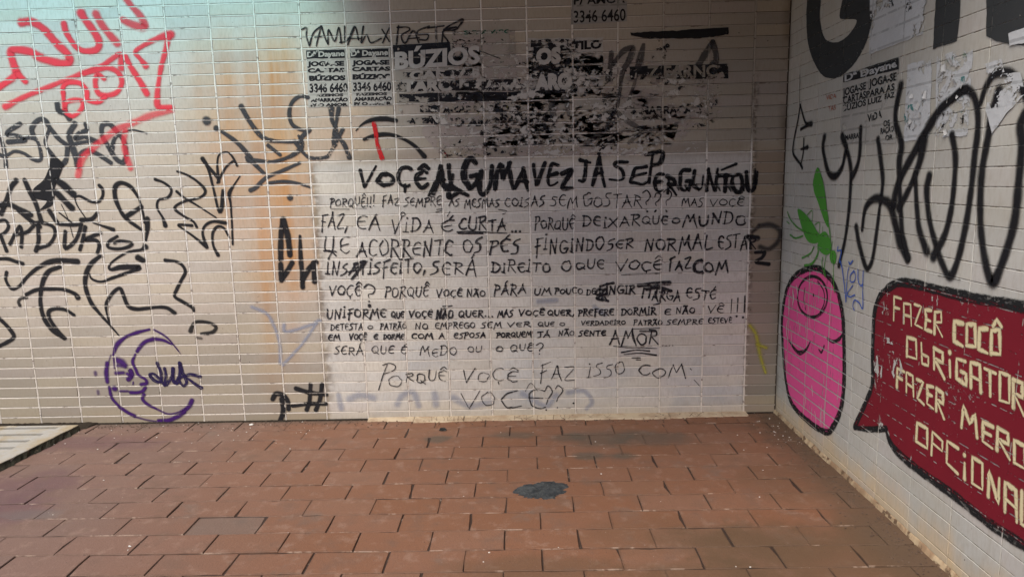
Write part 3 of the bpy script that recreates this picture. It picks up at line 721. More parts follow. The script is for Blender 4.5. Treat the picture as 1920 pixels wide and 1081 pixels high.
graf('black_graffiti', 'b', 1, M_SPRAY, [
 ([(750,840),(690,890),(650,960),(640,1060),(680,1180),(740,1260),(820,1350),(890,1430)], [30,34,36,34,24,18,12], O5),
 ([(1090,770),(1060,790),(960,810),(870,860),(820,910),(835,940),(920,920),(1040,925),(980,955),(850,1000),(760,1030),(690,1010),(670,970)], [44,20,16,24,44,24,18,10], O5),
 ([(1035,850),(1070,870)], 44, O5), ([(825,270),(800,180),(800,110),(850,30),(900,0),(925,50),(960,130),(1020,155),(1100,150),(1200,140),(1260,150),(1310,185)], [16,26,30,30,26,30], L1)],
 'black sprayed CS shaped tag with wavy tail above the purple moon')
graf('black_graffiti', 'b', 1, M_SPRAY, [
 ([(1240,870),(1320,880),(1370,910),(1390,960),(1360,1020),(1325,1090),(1310,1140),(1370,1180),(1440,1220),(1455,1250)], [28,24,24,26,28,18], O5),
 ([(1430,320),(1440,290),(1470,252),(1560,255),(1620,290),(1590,330),(1510,340)], [34,30,24,26,30,22], L1, .85), ([(1480,370),(1510,375)], 22, L1, .5)],
 'single black squiggle ending in a hook right of the moon')
graf('black_graffiti', 'b', 1, M_SPRAY, [
 ([(1165,265),(1230,290),(1285,340),(1260,400),(1190,420),(1180,480),(1220,550),(1240,610)], [24,18,20,18,18,34], O5),
 ([(1330,205),(1400,230),(1480,280),(1540,350),(1500,400),(1380,430),(1310,480),(1380,540),(1450,580),(1475,620)], [16,16,18,24,18,20,20,18,22], O5),
 ([(1325,355),(1380,400),(1480,460),(1620,550)], [20,16,14,12], O5), ([(1440,610),(1340,605),(1380,640),(1450,690),(1550,770)], [22,20,14,16,28], O5),
 ([(1520,110),(1560,180),(1600,330),(1640,500),(1662,480),(1672,350)], [32,22,18,32,26], O5), ([(1530,130),(1640,260)], 24, O5),
 ([(1640,280),(1630,150),(1645,80),(1700,60),(1740,90),(1778,160)], [26,14,12,16,20], O5), ([(1630,290),(1690,180),(1745,130)], 16, O5),
 ([(1800,240),(1760,300),(1720,370),(1730,450),(1740,600),(1745,750)], [8,12,30,16,14,16], O5),
 ([(1690,590),(1600,580),(1540,610),(1520,670),(1550,770)], [28,22,18,28], O5), ([(1720,700),(1680,630),(1630,618),(1595,670),(1600,760),(1635,830)], [16,20,20,16,30], O5)],
 'cluster of thin black zigzag letters sprayed left of the rust stain')
graf('black_graffiti', 'b', 1, M_SPRAYG, [
 ([(1810,800),(1860,890),(1930,990),(2000,1045),(2120,1062),(2260,1065)], [40,34,34,22,20], O1), ([(1670,990),(1780,1070),(1880,1180)], [30,30,34], O1),
 ([(1860,120),(1920,122),(2040,132),(2160,100),(2240,50),(2270,0),(2240,-60)], [34,28,24,28,34,24,20], O5),
 ([(390,732),(330,722),(270,770),(250,850),(270,930),(330,970),(400,975)], 28, O2), ([(400,975),(350,1020),(330,1060)], 34, O2), ([(290,-20),(370,80),(420,105),(520,100),(560,60),(650,-110)], [30,26,24,30], O6),
 ([(565,815),(570,900),(600,970),(590,1080)], [40,28,34,40], O2), ([(620,815),(605,900),(590,970),(580,1060)], [34,26,30], O2), ([(590,1000),(660,1080),(700,1180)], [26,34,34], O2),
 ([(0,160),(60,220)], 28, O6), ([(-70,100),(0,160)], 28, O6), ([(330,140),(220,190),(80,250),(0,325),(-40,345)], [20,26,28,34], O6), ([(100,290),(200,280),(300,290),(410,325)], [20,24,22,16], O6), ([(90,10),(180,80)], 26, O6)],
 'black spidery sprayed tag crossing the orange rust stain', dots=[(1550,905,30,O1),(1622,962,20,O1),(255,400,22,O6)])
graf('black_graffiti', 'b', 1, M_SPRAY, [
 ([(200,565),(187,700),(185,860)], 40, O6), ([(205,565),(240,700),(255,830)], 42, O6), ([(270,890),(235,950),(195,1010)], 40, O6), ([(185,900),(190,1020)], 38, O6),
 ([(330,690),(335,850),(345,960),(350,1070)], [22,34,40], O6), ([(350,1020),(400,930),(450,885)], 38, O6), ([(430,890),(440,1030)], 38, O6)],
 'thick black M like marks sprayed left of the painted patch')
graf('black_graffiti', 'b', 1, M_SPRAY, [
 ([(750,980),(800,930),(870,900),(960,890),(1050,905)], [8,14,30,36,30], O2), ([(810,1045),(900,1015),(1000,1008),(1100,1040),(1190,1095),(1265,1175)], [22,30,28,24,26,32], O2)],
 'two black sprayed arches under the poster sheets')
graf('red_mark', 'b', 2, M_REDM, [([(885,930),(900,1000),(912,1085),(945,1185)], [30,28,26,32], O2)], 'short bright red upright stroke across the two black arches')
graf('black_graffiti', 'b', 1, M_SPRAY, [
 ([(300,750),(400,780),(525,795)], 34, L2), ([(275,880),(400,865),(525,865)], 30, L2), ([(410,720),(400,850),(380,910)], 32, L2), ([(495,720),(480,830),(450,910)], 34, L2),
 ([(125,830),(150,790),(200,800),(240,850),(245,905)], [34,40,34], L2), ([(195,830),(205,920),(182,990)], 40, L2)],
 'black hash sign with hooked stroke sprayed at the foot of the wall')
graf('marker_tag', 'b', 2, M_MARK, [
 ([(345,222),(380,210),(378,270),(400,345)], 13, O2), ([(402,340),(430,250),(490,195)], 13, O2), ([(490,198),(470,270),(452,345)], 12, O2), ([(492,200),(520,290),(540,330)], 13, O2),
 ([(540,332),(545,225),(590,310),(622,208),(640,322)], 13, O2), ([(440,280),(520,275)], 8, O2), ([(665,200),(668,300)], 13, O2), ([(630,320),(690,300),(740,200),(770,300)], 13, O2), ([(690,335),(740,205)], 12, O2), ([(690,290),(790,290)], 9, O2),
 ([(805,200),(790,322),(830,262),(862,322),(940,290)], 13, O2), ([(945,222),(1000,312)], 12, O2), ([(1000,212),(950,322)], 12, O2),
 ([(1070,195),(1062,260),(1055,332)], 14, O2), ([(1060,208),(1140,208),(1150,230),(1090,270),(1120,325),(1180,232),(1222,322)], 13, O2), ([(1140,292),(1225,285)], 9, O2),
 ([(1300,200),(1220,230),(1215,260),(1290,262),(1280,300),(1230,300)], 13, O2), ([(1290,212),(1410,195)], 12, O2), ([(1350,205),(1355,312)], 13, O2),
 ([(1395,312),(1410,230),(1470,185),(1550,150),(1500,222),(1400,240),(1440,312)], [14,16,12,20,14,12,14], O2), ([(1410,225),(1500,205)], 16, O2)],
 'thin black marker tag reading VANDAL X RASTA above the small posters', wf=1.1)
moon = graf('moon_stencil', 'b', 1, M_PURP, [
 ([(1120,308),(1030,330),(950,360)], [16,24,20], L1), ([(940,365),(880,420),(850,500)], [22,30,14], L1), ([(832,500),(815,550)], 10, L1, .6), ([(805,560),(798,630),(805,700)], [26,32,26], L1),
 ([(820,740),(840,820),(890,880)], 20, L1), ([(900,890),(960,930),(1010,955)], 24, L1), ([(1010,960),(1100,985),(1170,995)], 12, L1, .7), ([(1190,990),(1260,990),(1330,960),(1385,930)], [24,30,22], L1),
 ([(1375,925),(1420,880),(1440,840)], 30, L1), ([(1155,310),(1220,345),(1270,385),(1340,470)], [12,16,12,8], L1, .85), ([(1270,385),(1355,490)], 6, L1, .7),
 ([(1150,380),(1090,400),(1050,440),(1030,470)], 26, L1), ([(1175,380),(1230,390),(1290,420)], [26,20,10], L1), ([(1015,495),(995,550),(1020,610),(1040,650),(1090,680),(1100,710),(1060,720)], [14,22,22,18,22,24], L1),
 ([(1090,745),(1070,770),(1030,780),(980,780)], 22, L1), ([(960,770),(900,770)], 14, L1, .8), ([(1080,795),(1070,830),(1110,870),(1170,900)], [22,24,22,16], L1), ([(1180,905),(1260,940),(1330,930),(1390,905)], [14,12,20], L1, .8),
 ([(980,620),(990,650),(965,680)], 32, L1, .9), ([(1000,700),(998,720)], 8, L1)],
 'purple stencilled crescent moon with a sleepy face in profile near the floor', 'stencil', dots=[(860,750,18,L1)], wf=1.75)
f = Film('b', 0)
f.stroke([(880,540),(915,555),(940,580)], [.06,.07,.05], L1); f.stroke([(980,615),(988,650),(962,682)], .036, L1); f.stroke([(955,640),(985,660)], .03, L1); f.stroke([(870,635),(925,632)], .036, L1, op=.85); f.stroke([(880,580),(940,585)], .03, L1, op=.8); f.stroke([(850,520),(858,600)], .014, L1, op=.8)
o = f.build('face_shading', M_PURPS, moon)
f = Film('b', 0); f.stroke([(715,630),(718,645)], .034, L1, op=.6); f.stroke([(735,770),(738,790)], .030, L1, op=.5); f.build('overspray', M_PURPS, moon)
graf('marker_tag', 'b', 2, M_NAVY, [
 ([(1180,560),(1210,640),(1205,700),(1160,690),(1125,650),(1150,640),(1190,670),(1235,725)], [24,22,22,22,24,20,20,24], L1), ([(1235,725),(1245,660),(1235,600)], 22, L1), ([(1250,720),(1290,660),(1298,600)], 24, L1), ([(1298,600),(1300,690),(1325,710)], 24, L1),
 ([(1325,710),(1350,640),(1348,560)], 26, L1), ([(1348,560),(1375,640),(1400,700),(1378,730),(1345,680),(1420,645),(1500,660)], [26,22,22,20,20,20,26], L1), ([(1385,655),(1450,705),(1510,745)], [18,20,26], L1)],
 'dark navy marker word LUA written inside the purple moon')
graf('faded_graffiti', 'b', 0, M_BLUEF, [([(-30,140),(80,190),(130,270),(165,360),(182,450),(182,560)], 34, L2), ([(480,240),(380,285),(225,325),(210,270)], 34, L2), ([(455,260),(360,400),(280,490),(200,575)], 30, L2)],
 'faded pale blue arrow shaped spray lines beside the patch', op=.55, wf=1.4)
graf('faded_graffiti', 'b', 0, M_BLUEF, [([(620,800),(640,900)], 50, L2), ([(700,830),(780,800),(880,820)], 60, L2), ([(1060,870),(1100,800),(1180,780),(1220,880)], 50, L2), ([(1340,790),(1350,870)], 60, L2), ([(1480,820),(1600,880),(1750,850)], 60, L2),
 ([(80,790),(250,880),(330,800)], 50, L3), ([(420,780),(540,770),(600,850),(560,900)], 40, L3), ([(200,100),(330,90)], 40, L3), ([(620,700),(700,760)], 40, (960, 400))],
 'ghostly washed out blue spray letters along the foot of the patch', op=.42, wf=1.5)
graf('faded_graffiti', 'b', 0, M_YELF, [([(1785,280),(1830,350),(1860,500),(1900,630)], [50,44,40,36], L3), ([(1840,420),(1905,445)], 40, L3)], 'faint yellow green spray cross near the corner', op=.6, wf=1.3)
graf('black_graffiti', 'b', 1, M_SPRAY, [([(1825,812),(1890,810),(1875,850),(1830,882),(1880,893),(1925,900)], [24,30,28,30,28], O7), ([(1770,695),(1840,705)], [34,40], O7), ([(1780,690),(1790,790)],20,O7,.8)],
 'small thick black Z mark sprayed beside the corner strip')
graf('grey_graffiti', 'b', 0, M_GREYS, [([(1855,612),(1940,605),(2010,650),(2000,720),(1930,785),(1860,770)], 50, O7), ([(1800,660),(1850,620)], 36, O7)],
 'soft grey sprayed ring beside the corner', op=.75, wf=1.2)
graf('grey_graffiti', 'b', 3, M_GREYB, [
 ([(745,400),(740,500),(720,590)], [40,48,50], O3), ([(760,480),(830,390),(905,365),(870,470),(830,540),(790,800)], [30,44,50,46,36,26], O3), ([(985,340),(965,430),(940,520)], [30,60,50], O3), ([(940,560),(880,740),(850,820)],[30,24,16],O3,.6),
 ([(1390,500),(1440,420),(1500,320)], [50,56,40], O3), ([(1505,320),(1530,420),(1520,540)], [44,44,40], O3), ([(1440,540),(1500,480)], 40, O3), ([(650,900),(760,850),(720,960)], [60,80,50], O3, .7), ([(780,840),(880,920),(980,970)], [40,40,30], O3, .6),
 ([(300,760),(310,900)], [60,50], O3, .7), ([(400,720),(420,850)], 40, O3, .6), ([(880,1070),(960,1000),(1050,970)], 34, O3, .6), ([(560,1070),(680,990)], 50, O3, .5)],
 'big smeared grey brush strokes over the shredded posters', op=.66, wf=1.1)
f = Film('b', 2)
for pts, w in (([(1590,400),(1600,385),(1680,385),(1760,415),(1830,440)], .006), ([(1590,395),(1600,430),(1570,465)], .004)): f.stroke(pts, w, O2)
tag(f.build('marker_tag', M_MARK), 'single thin dark marker loop right of the word BUZIO', 'graffiti')

# ------------------------------------------------------------------ posters
def glyph_mesh(text, bold=.03, cond=1.0):
    cu = bpy.data.curves.new('t', 'FONT'); cu.body = text; cu.size = 1; cu.offset = bold; cu.resolution_u = 3
    o = bpy.data.objects.new('t', cu); COL.objects.link(o); bpy.context.view_layer.update()
    me = o.to_mesh(); V = [tuple(v.co) for v in me.vertices]; Fc = [tuple(p.vertices) for p in me.polygons]
    o.to_mesh_clear(); bpy.data.objects.remove(o); bpy.data.curves.remove(cu)
    return V, Fc
_gc = {}
def print_text(fm, text, x0, y0, x1, y1, h, o=(0, 0), k=4.0, bold=.03, shear=0.0, h2=None):
    """printed letters: base line (x0,y0)-(x1,y1) and cap height h in zoomed photo pixels"""
    if (text, bold) not in _gc: _gc[(text, bold)] = glyph_mesh(text, bold)
    V, Fc = _gc[(text, bold)]
    if not V: return
    xs = [v[0] for v in V]; a, b = min(xs), max(xs); ch = .73; h2 = h if h2 is None else h2
    k0 = len(fm.V); d = fm.base+fm.n*2.2e-5
    for x, y, _ in V:
        t = (x-a)/(b-a); hh = h+(h2-h)*t; q = PLANE[fm.pl](o[0]+(x0+(x1-x0)*t+shear*y/ch*hh)/k, o[1]+(y0+(y1-y0)*t-y/ch*hh)/k)
        fm.V.append(to3(fm.pl, q[0], q[1], d)); fm.U.append((q[0], 0)); fm.C.append((0, 1, .5, 1))
    for q in Fc: fm.F.append(tuple(k0+i for i in q))
    fm.n += 1

def torn(name, col, pl, cover, sx=1.0, sz=1.0, scale=22, col2=None, soft=.03, seed=0, rows=0, grout=.3, det=6, hw=.0040):
    """paper or print of which only a share (cover) is left: torn edges by noise"""
    g = G(name); P = g.va(g.pos(), (seed*1.7, seed*2.3, seed*.9))
    sc = (sx, sx, sz)
    n1 = g.noise(g.vs(P, sc), scale, det, .68, .4)
    n2 = g.noise(g.vs(P, sc), scale*.22, 2, .5)
    v = g.add(g.mul(n1, .62), g.mul(n2, .38))
    if rows:
        ph = g.ma('SINE', g.mul(g.add(g.Z, g.mul(n2, .015)), 2*math.pi/PZ)); v = g.add(v, g.mul(ph, rows))
    at = g.n('ShaderNodeAttribute', attribute_name='st').outputs['Color']
    q = g.n('ShaderNodeSeparateColor'); g.put(q.inputs[0], at)
    th = g.add(.5-(cover-.5)*.30, g.mul(g.inv(q.outputs[1]), .35))
    a = g.sm(v, th, g.add(th, .012))
    gm = grid_mask(g, pl, hw, .002)
    if not isinstance(gm, float): a = g.mul(a, g.inv(g.mul(g.mul(gm, grout), g.sm(g.noise(P, 20, 3), .35, .5))))
    c = g.mix(g.noise(P, 14, 4, .7), col, col2 or tuple(x*.72 for x in col))
    bp = g.bump(g.noise(P, 30, 5, .7), .6, .004)
    return g.out(c, .8, bp, a, spec=.15)
PAPER = (.44, .415, .375)
M_P1 = torn('poster_paper', (.54, .515, .475), 'b', .95, scale=30)
M_PP = torn('poster_paper_pale', (.54, .52, .49), 'b', .80, scale=20, seed=3, grout=.8)
M_PG = torn('poster_paper_grey', (.42, .39, .345), 'b', .78, scale=16, seed=5, col2=(.31, .28, .23), grout=.8)
M_PR = torn('poster_paper_rosy', (.44, .38, .34), 'b', .50, scale=24, seed=8, sx=.7, sz=1.6, grout=.8)
M_INK = torn('poster_ink', (.022, .022, .026), 'b', .72, scale=28, seed=2, grout=.2)
M_INK2 = torn('poster_ink_worn', (.02, .02, .023), 'b', .58, scale=20, seed=4, sx=.7, sz=1.3, grout=.8)
M_SHR = torn('poster_ink_shreds', (.018, .018, .02), 'b', .17, scale=36, seed=6, sx=.8, sz=1.15, rows=.02, grout=.8)
M_SHR2 = torn('poster_ink_flecks', (.022, .02, .021), 'b', .22, scale=46, seed=9, sx=.8, sz=1.1, rows=.03, grout=.8, det=7)
M_LET = torn('poster_letter_white', (.56, .54, .50), 'b', .86, scale=24, seed=7, grout=.1)
M_YEL = torn('poster_paper_yellow', (.50, .42, .08), 'b', .22, scale=22, seed=11)
M_GRN = torn('poster_ink_green', (.02, .14, .09), 'b', .40, scale=28, seed=12)
M_REDP = torn('poster_ink_red', (.30, .02, .02), 'b', .30, scale=30, seed=13)
M_RP = torn('side_poster_paper', (.50, .52, .53), 'r', .74, scale=18, seed=14)
M_RP2 = torn('side_poster_paper_torn', (.55, .57, .58), 'r', .66, scale=15, seed=15, sx=1, sz=1.2)
M_RPG = torn('side_poster_paper_grey', (.40, .39, .36), 'r', .85, scale=20, seed=16)
M_RINK = torn('side_poster_ink', (.022, .024, .026), 'r', .82, scale=30, seed=17)
M_RINK2 = torn('side_poster_ink_worn', (.022, .024, .026), 'r', .40, scale=30, seed=18)
M_RTEAL = torn('side_poster_teal', (.10, .24, .24), 'r', .45, scale=20, seed=19)
M_RGRN = torn('side_poster_green', (.03, .16, .09), 'r', .40, scale=40, seed=20)
M_RRED = torn('side_small_red_print', (.42, .10, .05), 'r', .70, scale=40, seed=21)

def sheet(fm, pts, o=(0, 0), k=4.0, rough=-.0009): fm.fill(pts, o, k, rough=rough)
def small_poster(dx, dy, name1, label, rows):
    t = empty('poster', (B(480+(530+dx)/4, 50)[0], 0, B(610, 50)[1])); tag(t, label, 'poster', 'pasted fortune teller posters')
    f = Film('b', 0); sheet(f, [(375+dx, 375+dy), (675+dx, 365+dy), (700+dx, 800+dy), (395+dx, 808+dy)], O2); f.build('paper', M_P1, t)
    f = Film('b', 1); sheet(f, [(376+dx, 380+dy), (665+dx, 372+dy), (668+dx, 436+dy), (380+dx, 444+dy)], O2, rough=-.0006); f.build('header_band', M_INK, t)
    f = Film('b', 2); print_text(f, name1, 384+dx, 430+dy, 664+dx, 420+dy, 40, O2, bold=.035); f.build('header_lettering', M_LET, t)
    f = Film('b', 1)
    for tx, xa, xb, y, h, bo in rows: print_text(f, tx, xa+dx, y+dy, xb+dx, y-5+dy, h, O2, bold=bo+.02)
    f.build('print', M_INK, t)
small_poster(0, 0, 'Dª Dayane', 'narrow fortune teller poster with black header, left one of the pair',
 [('JOGA-SE', 385, 662, 497, 34, .045), ('CARTAS', 388, 665, 545, 30, .045), ('BÚZIOS', 398, 672, 606, 36, .05), ('3346 6460', 402, 688, 694, 66, .02), ('FAZEMOS', 425, 655, 726, 20, .04), ('AMARRAÇÃO', 410, 690, 765, 26, .045), ('P/ O AMOR', 410, 690, 800, 22, .045)])
small_poster(328, -8, 'Dª Dayane', 'narrow fortune teller poster with black header, right one of the pair',
 [('JOGA-SE', 392, 674, 497, 34, .045), ('CARTAS', 392, 680, 543, 30, .045), ('BÚZIOS', 396, 680, 604, 36, .05), ('3346 6460', 400, 688, 692, 66, .02), ('FAZEMOS', 425, 655, 726, 20, .04), ('AMARRAÇÃO', 408, 692, 765, 26, .045), ('P/ O AMOR', 408, 690, 798, 22, .045)])
# the big torn poster with knocked-out letters
t = empty('poster', (B(800, 120)[0], 0, B(800, 120)[1])); tag(t, 'large torn black poster with pale letters reading BUZIOS', 'poster', 'shredded posters above the message')
f = Film('b', 0); sheet(f, [(1030, 330), (1680, 300), (1700, 770), (1060, 790)], O2); f.build('paper', M_PG, t)
f = Film('b', 1); sheet(f, [(1026, 340), (1456, 316), (1460, 425), (1034, 432)], O2, rough=-.0006); f.build('header_band', torn('poster_header_ink', (.022, .024, .03), 'b', 1.0, scale=30, seed=22, grout=.12), t)
ZO, ZK = (562, 0), 2.1333
def bands(L, mat, t, layer=1, name='print'):
    f = Film('b', layer)
    for x0, y0, x1, y1, x2, y2, x3, y3 in L: f.fill([(x0, y0), (x1, y1), (x2, y2), (x3, y3)], ZO, ZK, rough=-.0018)
    return f.build(name, mat, t)
M_BAND = torn('band_ink', (.02, .02, .024), 'b', .70, scale=24, seed=51, grout=.45, sx=.8)
bands([(378, 236, 660, 222, 665, 262, 380, 270), (412, 290, 700, 278, 705, 302, 415, 312), (384, 330, 900, 315, 902, 362, 386, 366), (398, 376, 885, 366, 885, 402, 400, 408), (480, 424, 560, 422, 560, 450, 482, 450)], M_BAND, t)
f = Film('b', 3); print_text(f, 'BÚZIOS', 1042, 520, 1680, 470, 128, O2, bold=.045); f.build('lettering', torn('poster_big_letters', (.60, .58, .54), 'b', .9, scale=20, seed=23, grout=.1), t)
f = Film('b', 3); f2 = f; print_text(f, 'TARÔ E TARA', 410, 366, 895, 358, 46, ZO, ZK, bold=.06); print_text(f, 'CARTAS', 440, 318, 720, 306, 34, ZO, ZK, bold=.05)
f.build('lettering', torn('poster_row_letters', (.52, .49, .44), 'b', .62, scale=20, seed=24, grout=.1), t)
f = Film('b', 2); print_text(f, 'AMA', 1240, 838, 1362, 834, 50, O2, bold=.05); print_text(f, 'FAZEMOS', 1120, 930, 1420, 925, 42, O2, bold=.05); f.build('lettering', M_INK2, t)
# shredded field of posters, several sheets side by side
def shred(name, lbl, quad, o, paper, ink, extra=None, op=1.0, rosy=True):
    t = empty('poster', (B(o[0]+quad[0][0]/4, o[1]+quad[0][1]/4)[0], 0, B(o[0]+quad[0][0]/4, o[1]+quad[0][1]/4)[1])); tag(t, lbl, 'poster', 'shredded posters above the message')
    f = Film('b', 0); f.fill(quad, o, rough=-.002, op=op); f.build('paper', paper, t)
    if rosy: f = Film('b', 1); f.fill(quad, o, rough=-.002, op=op); f.build('torn_layer', M_PR, t)
    f = Film('b', 2); f.fill(quad, o, rough=-.002, op=op); f.build('print', ink, t)
    if extra: extra(t)
    return t
def e_a(t):
    f = Film('b', 3); print_text(f, 'EST. AVISO', 1520, 262, 1925, 250, 30, O2, bold=.03); f.build('lettering', M_GRN, t)
    f = Film('b', 3); f.fill([(1600, 790), (1790, 780), (1790, 900), (1600, 900)], O2, rough=-.001); f.build('yellow_scraps', M_YEL, t)
shred('a', 'shredded poster layers with green header print and yellow scraps', [(1470, 235), (1940, 225), (1960, 700), (1500, 760)], O2, M_PG, M_SHR, e_a)
def e_b(t):
    f = Film('b', 4); print_text(f, 'ESTILO', 360, 380, 672, 362, 62, O3, bold=.05); print_text(f, 'OS', 150, 470, 330, 460, 110, O3, bold=.08); print_text(f, 'TI', 440, 625, 590, 615, 120, O3, bold=.08); f.build('lettering', torn('estilo_ink', (.02, .02, .022), 'b', .55, scale=22, seed=31, grout=.1), t)
M_BAND2 = torn('block_ink', (.02, .02, .024), 'b', .60, scale=22, seed=52, grout=.4)
M_BAND3 = torn('sparse_ink', (.02, .02, .024), 'b', .30, scale=30, seed=53, grout=.6)
_eb = e_b
def e_b(t):
    _eb(t)
    bands([(925, 160, 1120, 156, 1120, 186, 925, 190), (935, 190, 1110, 186, 1130, 270, 925, 285), (925, 290, 1110, 285, 1110, 372, 925, 376)], M_BAND2, t, 3)
    f = Film('b', 5); print_text(f, 'OS', 945, 256, 1045, 250, 60, ZO, ZK, bold=.07); print_text(f, 'ARO', 940, 358, 1090, 352, 60, ZO, ZK, bold=.07); f.build('lettering', M_LET, t)
shred('b', 'pale torn poster with black letters reading ESTILO', [(118, 290), (684, 284), (684, 706), (125, 712)], O3, M_PP, M_SHR, e_b, rosy=False)
def e_c(t):
    f = Film('b', 3); f.fill([(885, 248), (1200, 232), (1622, 206), (1622, 262), (1390, 292), (1130, 290), (1000, 290), (890, 268)], O3, rough=-.0015); f.build('header_band', torn('right_header_ink', (.018, .018, .02), 'b', .9, scale=22, seed=32, grout=.1), t)
    f = Film('b', 3); f.fill([(880, 500), (1620, 480), (1620, 590), (885, 600)], O3, rough=-.001); f.build('print', torn('right_band_ink', (.018, .018, .02), 'b', .56, scale=14, seed=33, grout=.1), t)
    bands([(1400, 165, 1480, 160, 1480, 240, 1410, 245), (1600, 160, 1650, 158, 1690, 190, 1600, 195), (1290, 345, 1710, 330, 1720, 370, 1300, 378), (1620, 260, 1720, 258, 1720, 330, 1640, 330), (1300, 440, 1440, 436, 1440, 470, 1310, 474), (1620, 400, 1670, 398, 1670, 500, 1630, 500)], M_BAND3, t, 4)
    f = Film('b', 5); print_text(f, 'Z EARNC', 1010, 585, 1540, 575, 90, O3, bold=.03); f.build('lettering', torn('right_letters', (.32, .29, .24), 'b', .8, scale=20, seed=34, grout=.1), t)
shred('c', 'torn poster remains with a black top bar, right end of the shredded row', [(790, 560), (1560, 545), (1600, 900), (800, 960)], O3, M_PR, M_SHR2, e_c, op=.8, rosy=False)
def e_d(t):
    bands([(400, 468, 560, 462, 560, 498, 420, 500), (590, 405, 890, 400, 890, 500, 600, 500), (580, 560, 720, 556, 720, 620, 585, 622), (740, 585, 900, 580, 900, 612, 745, 615), (920, 560, 1250, 555, 1250, 600, 925, 610), (1230, 290, 1300, 285, 1290, 500, 1215, 500)], M_BAND3, t, 3)
    f = Film('b', 3); print_text(f, '3346 6460', 130, 985, 740, 975, 60, O3, bold=.03); print_text(f, 'FAZER', 420, 1062, 555, 1058, 34, O3, bold=.03); print_text(f, 'BÚZIOS', 30, 905, 260, 900, 50, O3, bold=.03); print_text(f, 'AMARRAÇÃO', 900, 860, 1420, 850, 60, O3, bold=.04); f.build('lettering', M_INK2, t)
shred('d', 'lowest band of shredded posters with flaked small print just over the patch', [(-60, 710), (790, 700), (1250, 940), (1200, 1080), (1000, 1100), (-200, 1100)], O3, M_PR, M_SHR2, e_d, rosy=False)
def e_e(t):
    f = Film('b', 3); print_text(f, 'AMARRAÇÃO', 1400, 845, 1900, 835, 48, O2, bold=.04); print_text(f, 'NO AMOR', 1400, 950, 1900, 940, 64, O2, bold=.05); f.build('lettering', M_INK2, t)
    f = Film('b', 4); f.fill([(1400, 1120), (1700, 1110), (1720, 1180), (1420, 1180)], O2, rough=-.001); f.build('red_scraps', M_REDP, t)
    f = Film('b', 4); f.fill([(1580, 790), (1900, 780), (1900, 880), (1580, 900)], O2, rough=-.001); f.build('yellow_scraps', M_YEL, t)
shred('e', 'flaked poster scraps with red and yellow flecks left of the lowest band', [(1300, 780), (1960, 690), (1960, 1180), (1400, 1190), (1240, 1000)], O2, M_PR, M_SHR2, e_e, rosy=False)
M_WF = torn('poster_pale_flecks', (.60, .57, .52), 'b', .32, scale=34, seed=41, sx=.85, sz=1.1, rows=.02, grout=.7, det=7)
def e_f(t):
    f = Film('b', 6); f.fill([(1240, 470), (1960, 400), (2700, 440), (3400, 520), (3480, 800), (3300, 1150), (2400, 1190), (1500, 1180), (1300, 820)], O2, rough=-.003); f.build('pale_flecks', M_WF, t)
    f = Film('b', 5); f.fill([(1400, 450), (2000, 420), (2800, 560), (3440, 560), (3380, 1000), (2700, 1150), (1500, 1180), (1300, 820)], O2, rough=-.003); f.build('black_flecks', torn('wide_black_flecks', (.02, .02, .022), 'b', .10, scale=30, seed=42, sx=.8, sz=1.2, rows=.03, grout=.8, det=7), t)
SHT = shred('f', 'widest layer of shredded poster paper with black and pale flakes above the message', [(1900, 300), (2700, 420), (3440, 540), (3440, 900), (3000, 1160), (1900, 1170), (1860, 700)], O2, M_PR, M_SHR, e_f, rosy=False)
t = empty('poster', (B(1120, 30)[0], 0, B(1120, 30)[1])); tag(t, 'small grey poster with a phone number at the top edge', 'poster')
f = Film('b', 0); sheet(f, [(455, -120), (862, -130), (862, 160), (640, 178), (440, 186)], O3); f.build('paper', torn('top_poster_paper', (.36, .35, .33), 'b', .86, scale=18, seed=35), t)
f = Film('b', 1); print_text(f, '3346 6460', 462, 172, 852, 155, 92, O3, bold=.015); print_text(f, 'P/ AMOR', 462, 36, 850, 20, 60, O3, bold=.03); f.build('print', torn('top_poster_ink', (.022, .022, .024), 'b', .70, scale=22, seed=36, grout=.1), t)
# side wall posters
t = empty('poster', (W, *RW(1600, 150))); t.location = (W, RW(1600, 150)[0], RW(1600, 150)[1]); tag(t, 'fortune teller poster reading JOGA-SE CARTAS high on the side wall', 'poster')
f = Film('r', 1); sheet(f, [(565, 585), (985, 432), (960, 1075), (545, 1085)], O4); f.build('paper', M_RPG, t)
f = Film('r', 3); sheet(f, [(570, 560), (985, 430), (985, 520), (568, 620)], O4); f.build('header_band', torn('side_header', (.022, .024, .026), 'r', .72, scale=30, seed=37), t)
f = Film('r', 4); print_text(f, 'Dª Dayane', 580, 612, 975, 500, 55, O4, bold=.03); f.build('header_lettering', torn('side_letters', (.45, .46, .46), 'r', .8, scale=30, seed=38), t)
f = Film('r', 3)
for tx, a, ya, b_, yb, h in (('JOGA-SE', 565, 722, 740, 668, 56), ('JOGA-SE', 762, 655, 970, 600, 60), ('CARTAS', 568, 782, 740, 735, 56), ('PARA AS', 742, 735, 955, 672, 50), ('BÚZIOS', 568, 836, 740, 790, 48), ('LUIZ', 755, 785, 860, 760, 44), ('FAZ', 880, 745, 955, 728, 40),
    ('VIDA', 750, 915, 860, 880, 56), ('OS', 870, 950, 920, 940, 44), ('RAÇÃO', 850, 1005, 948, 985, 44), ('OR', 885, 1055, 942, 1045, 40), ('AMARRAT', 560, 1055, 705, 1030, 40)):
    print_text(f, tx, a, ya, b_, yb, h, O4, bold=.035)
f.build('print', M_RINK, t)
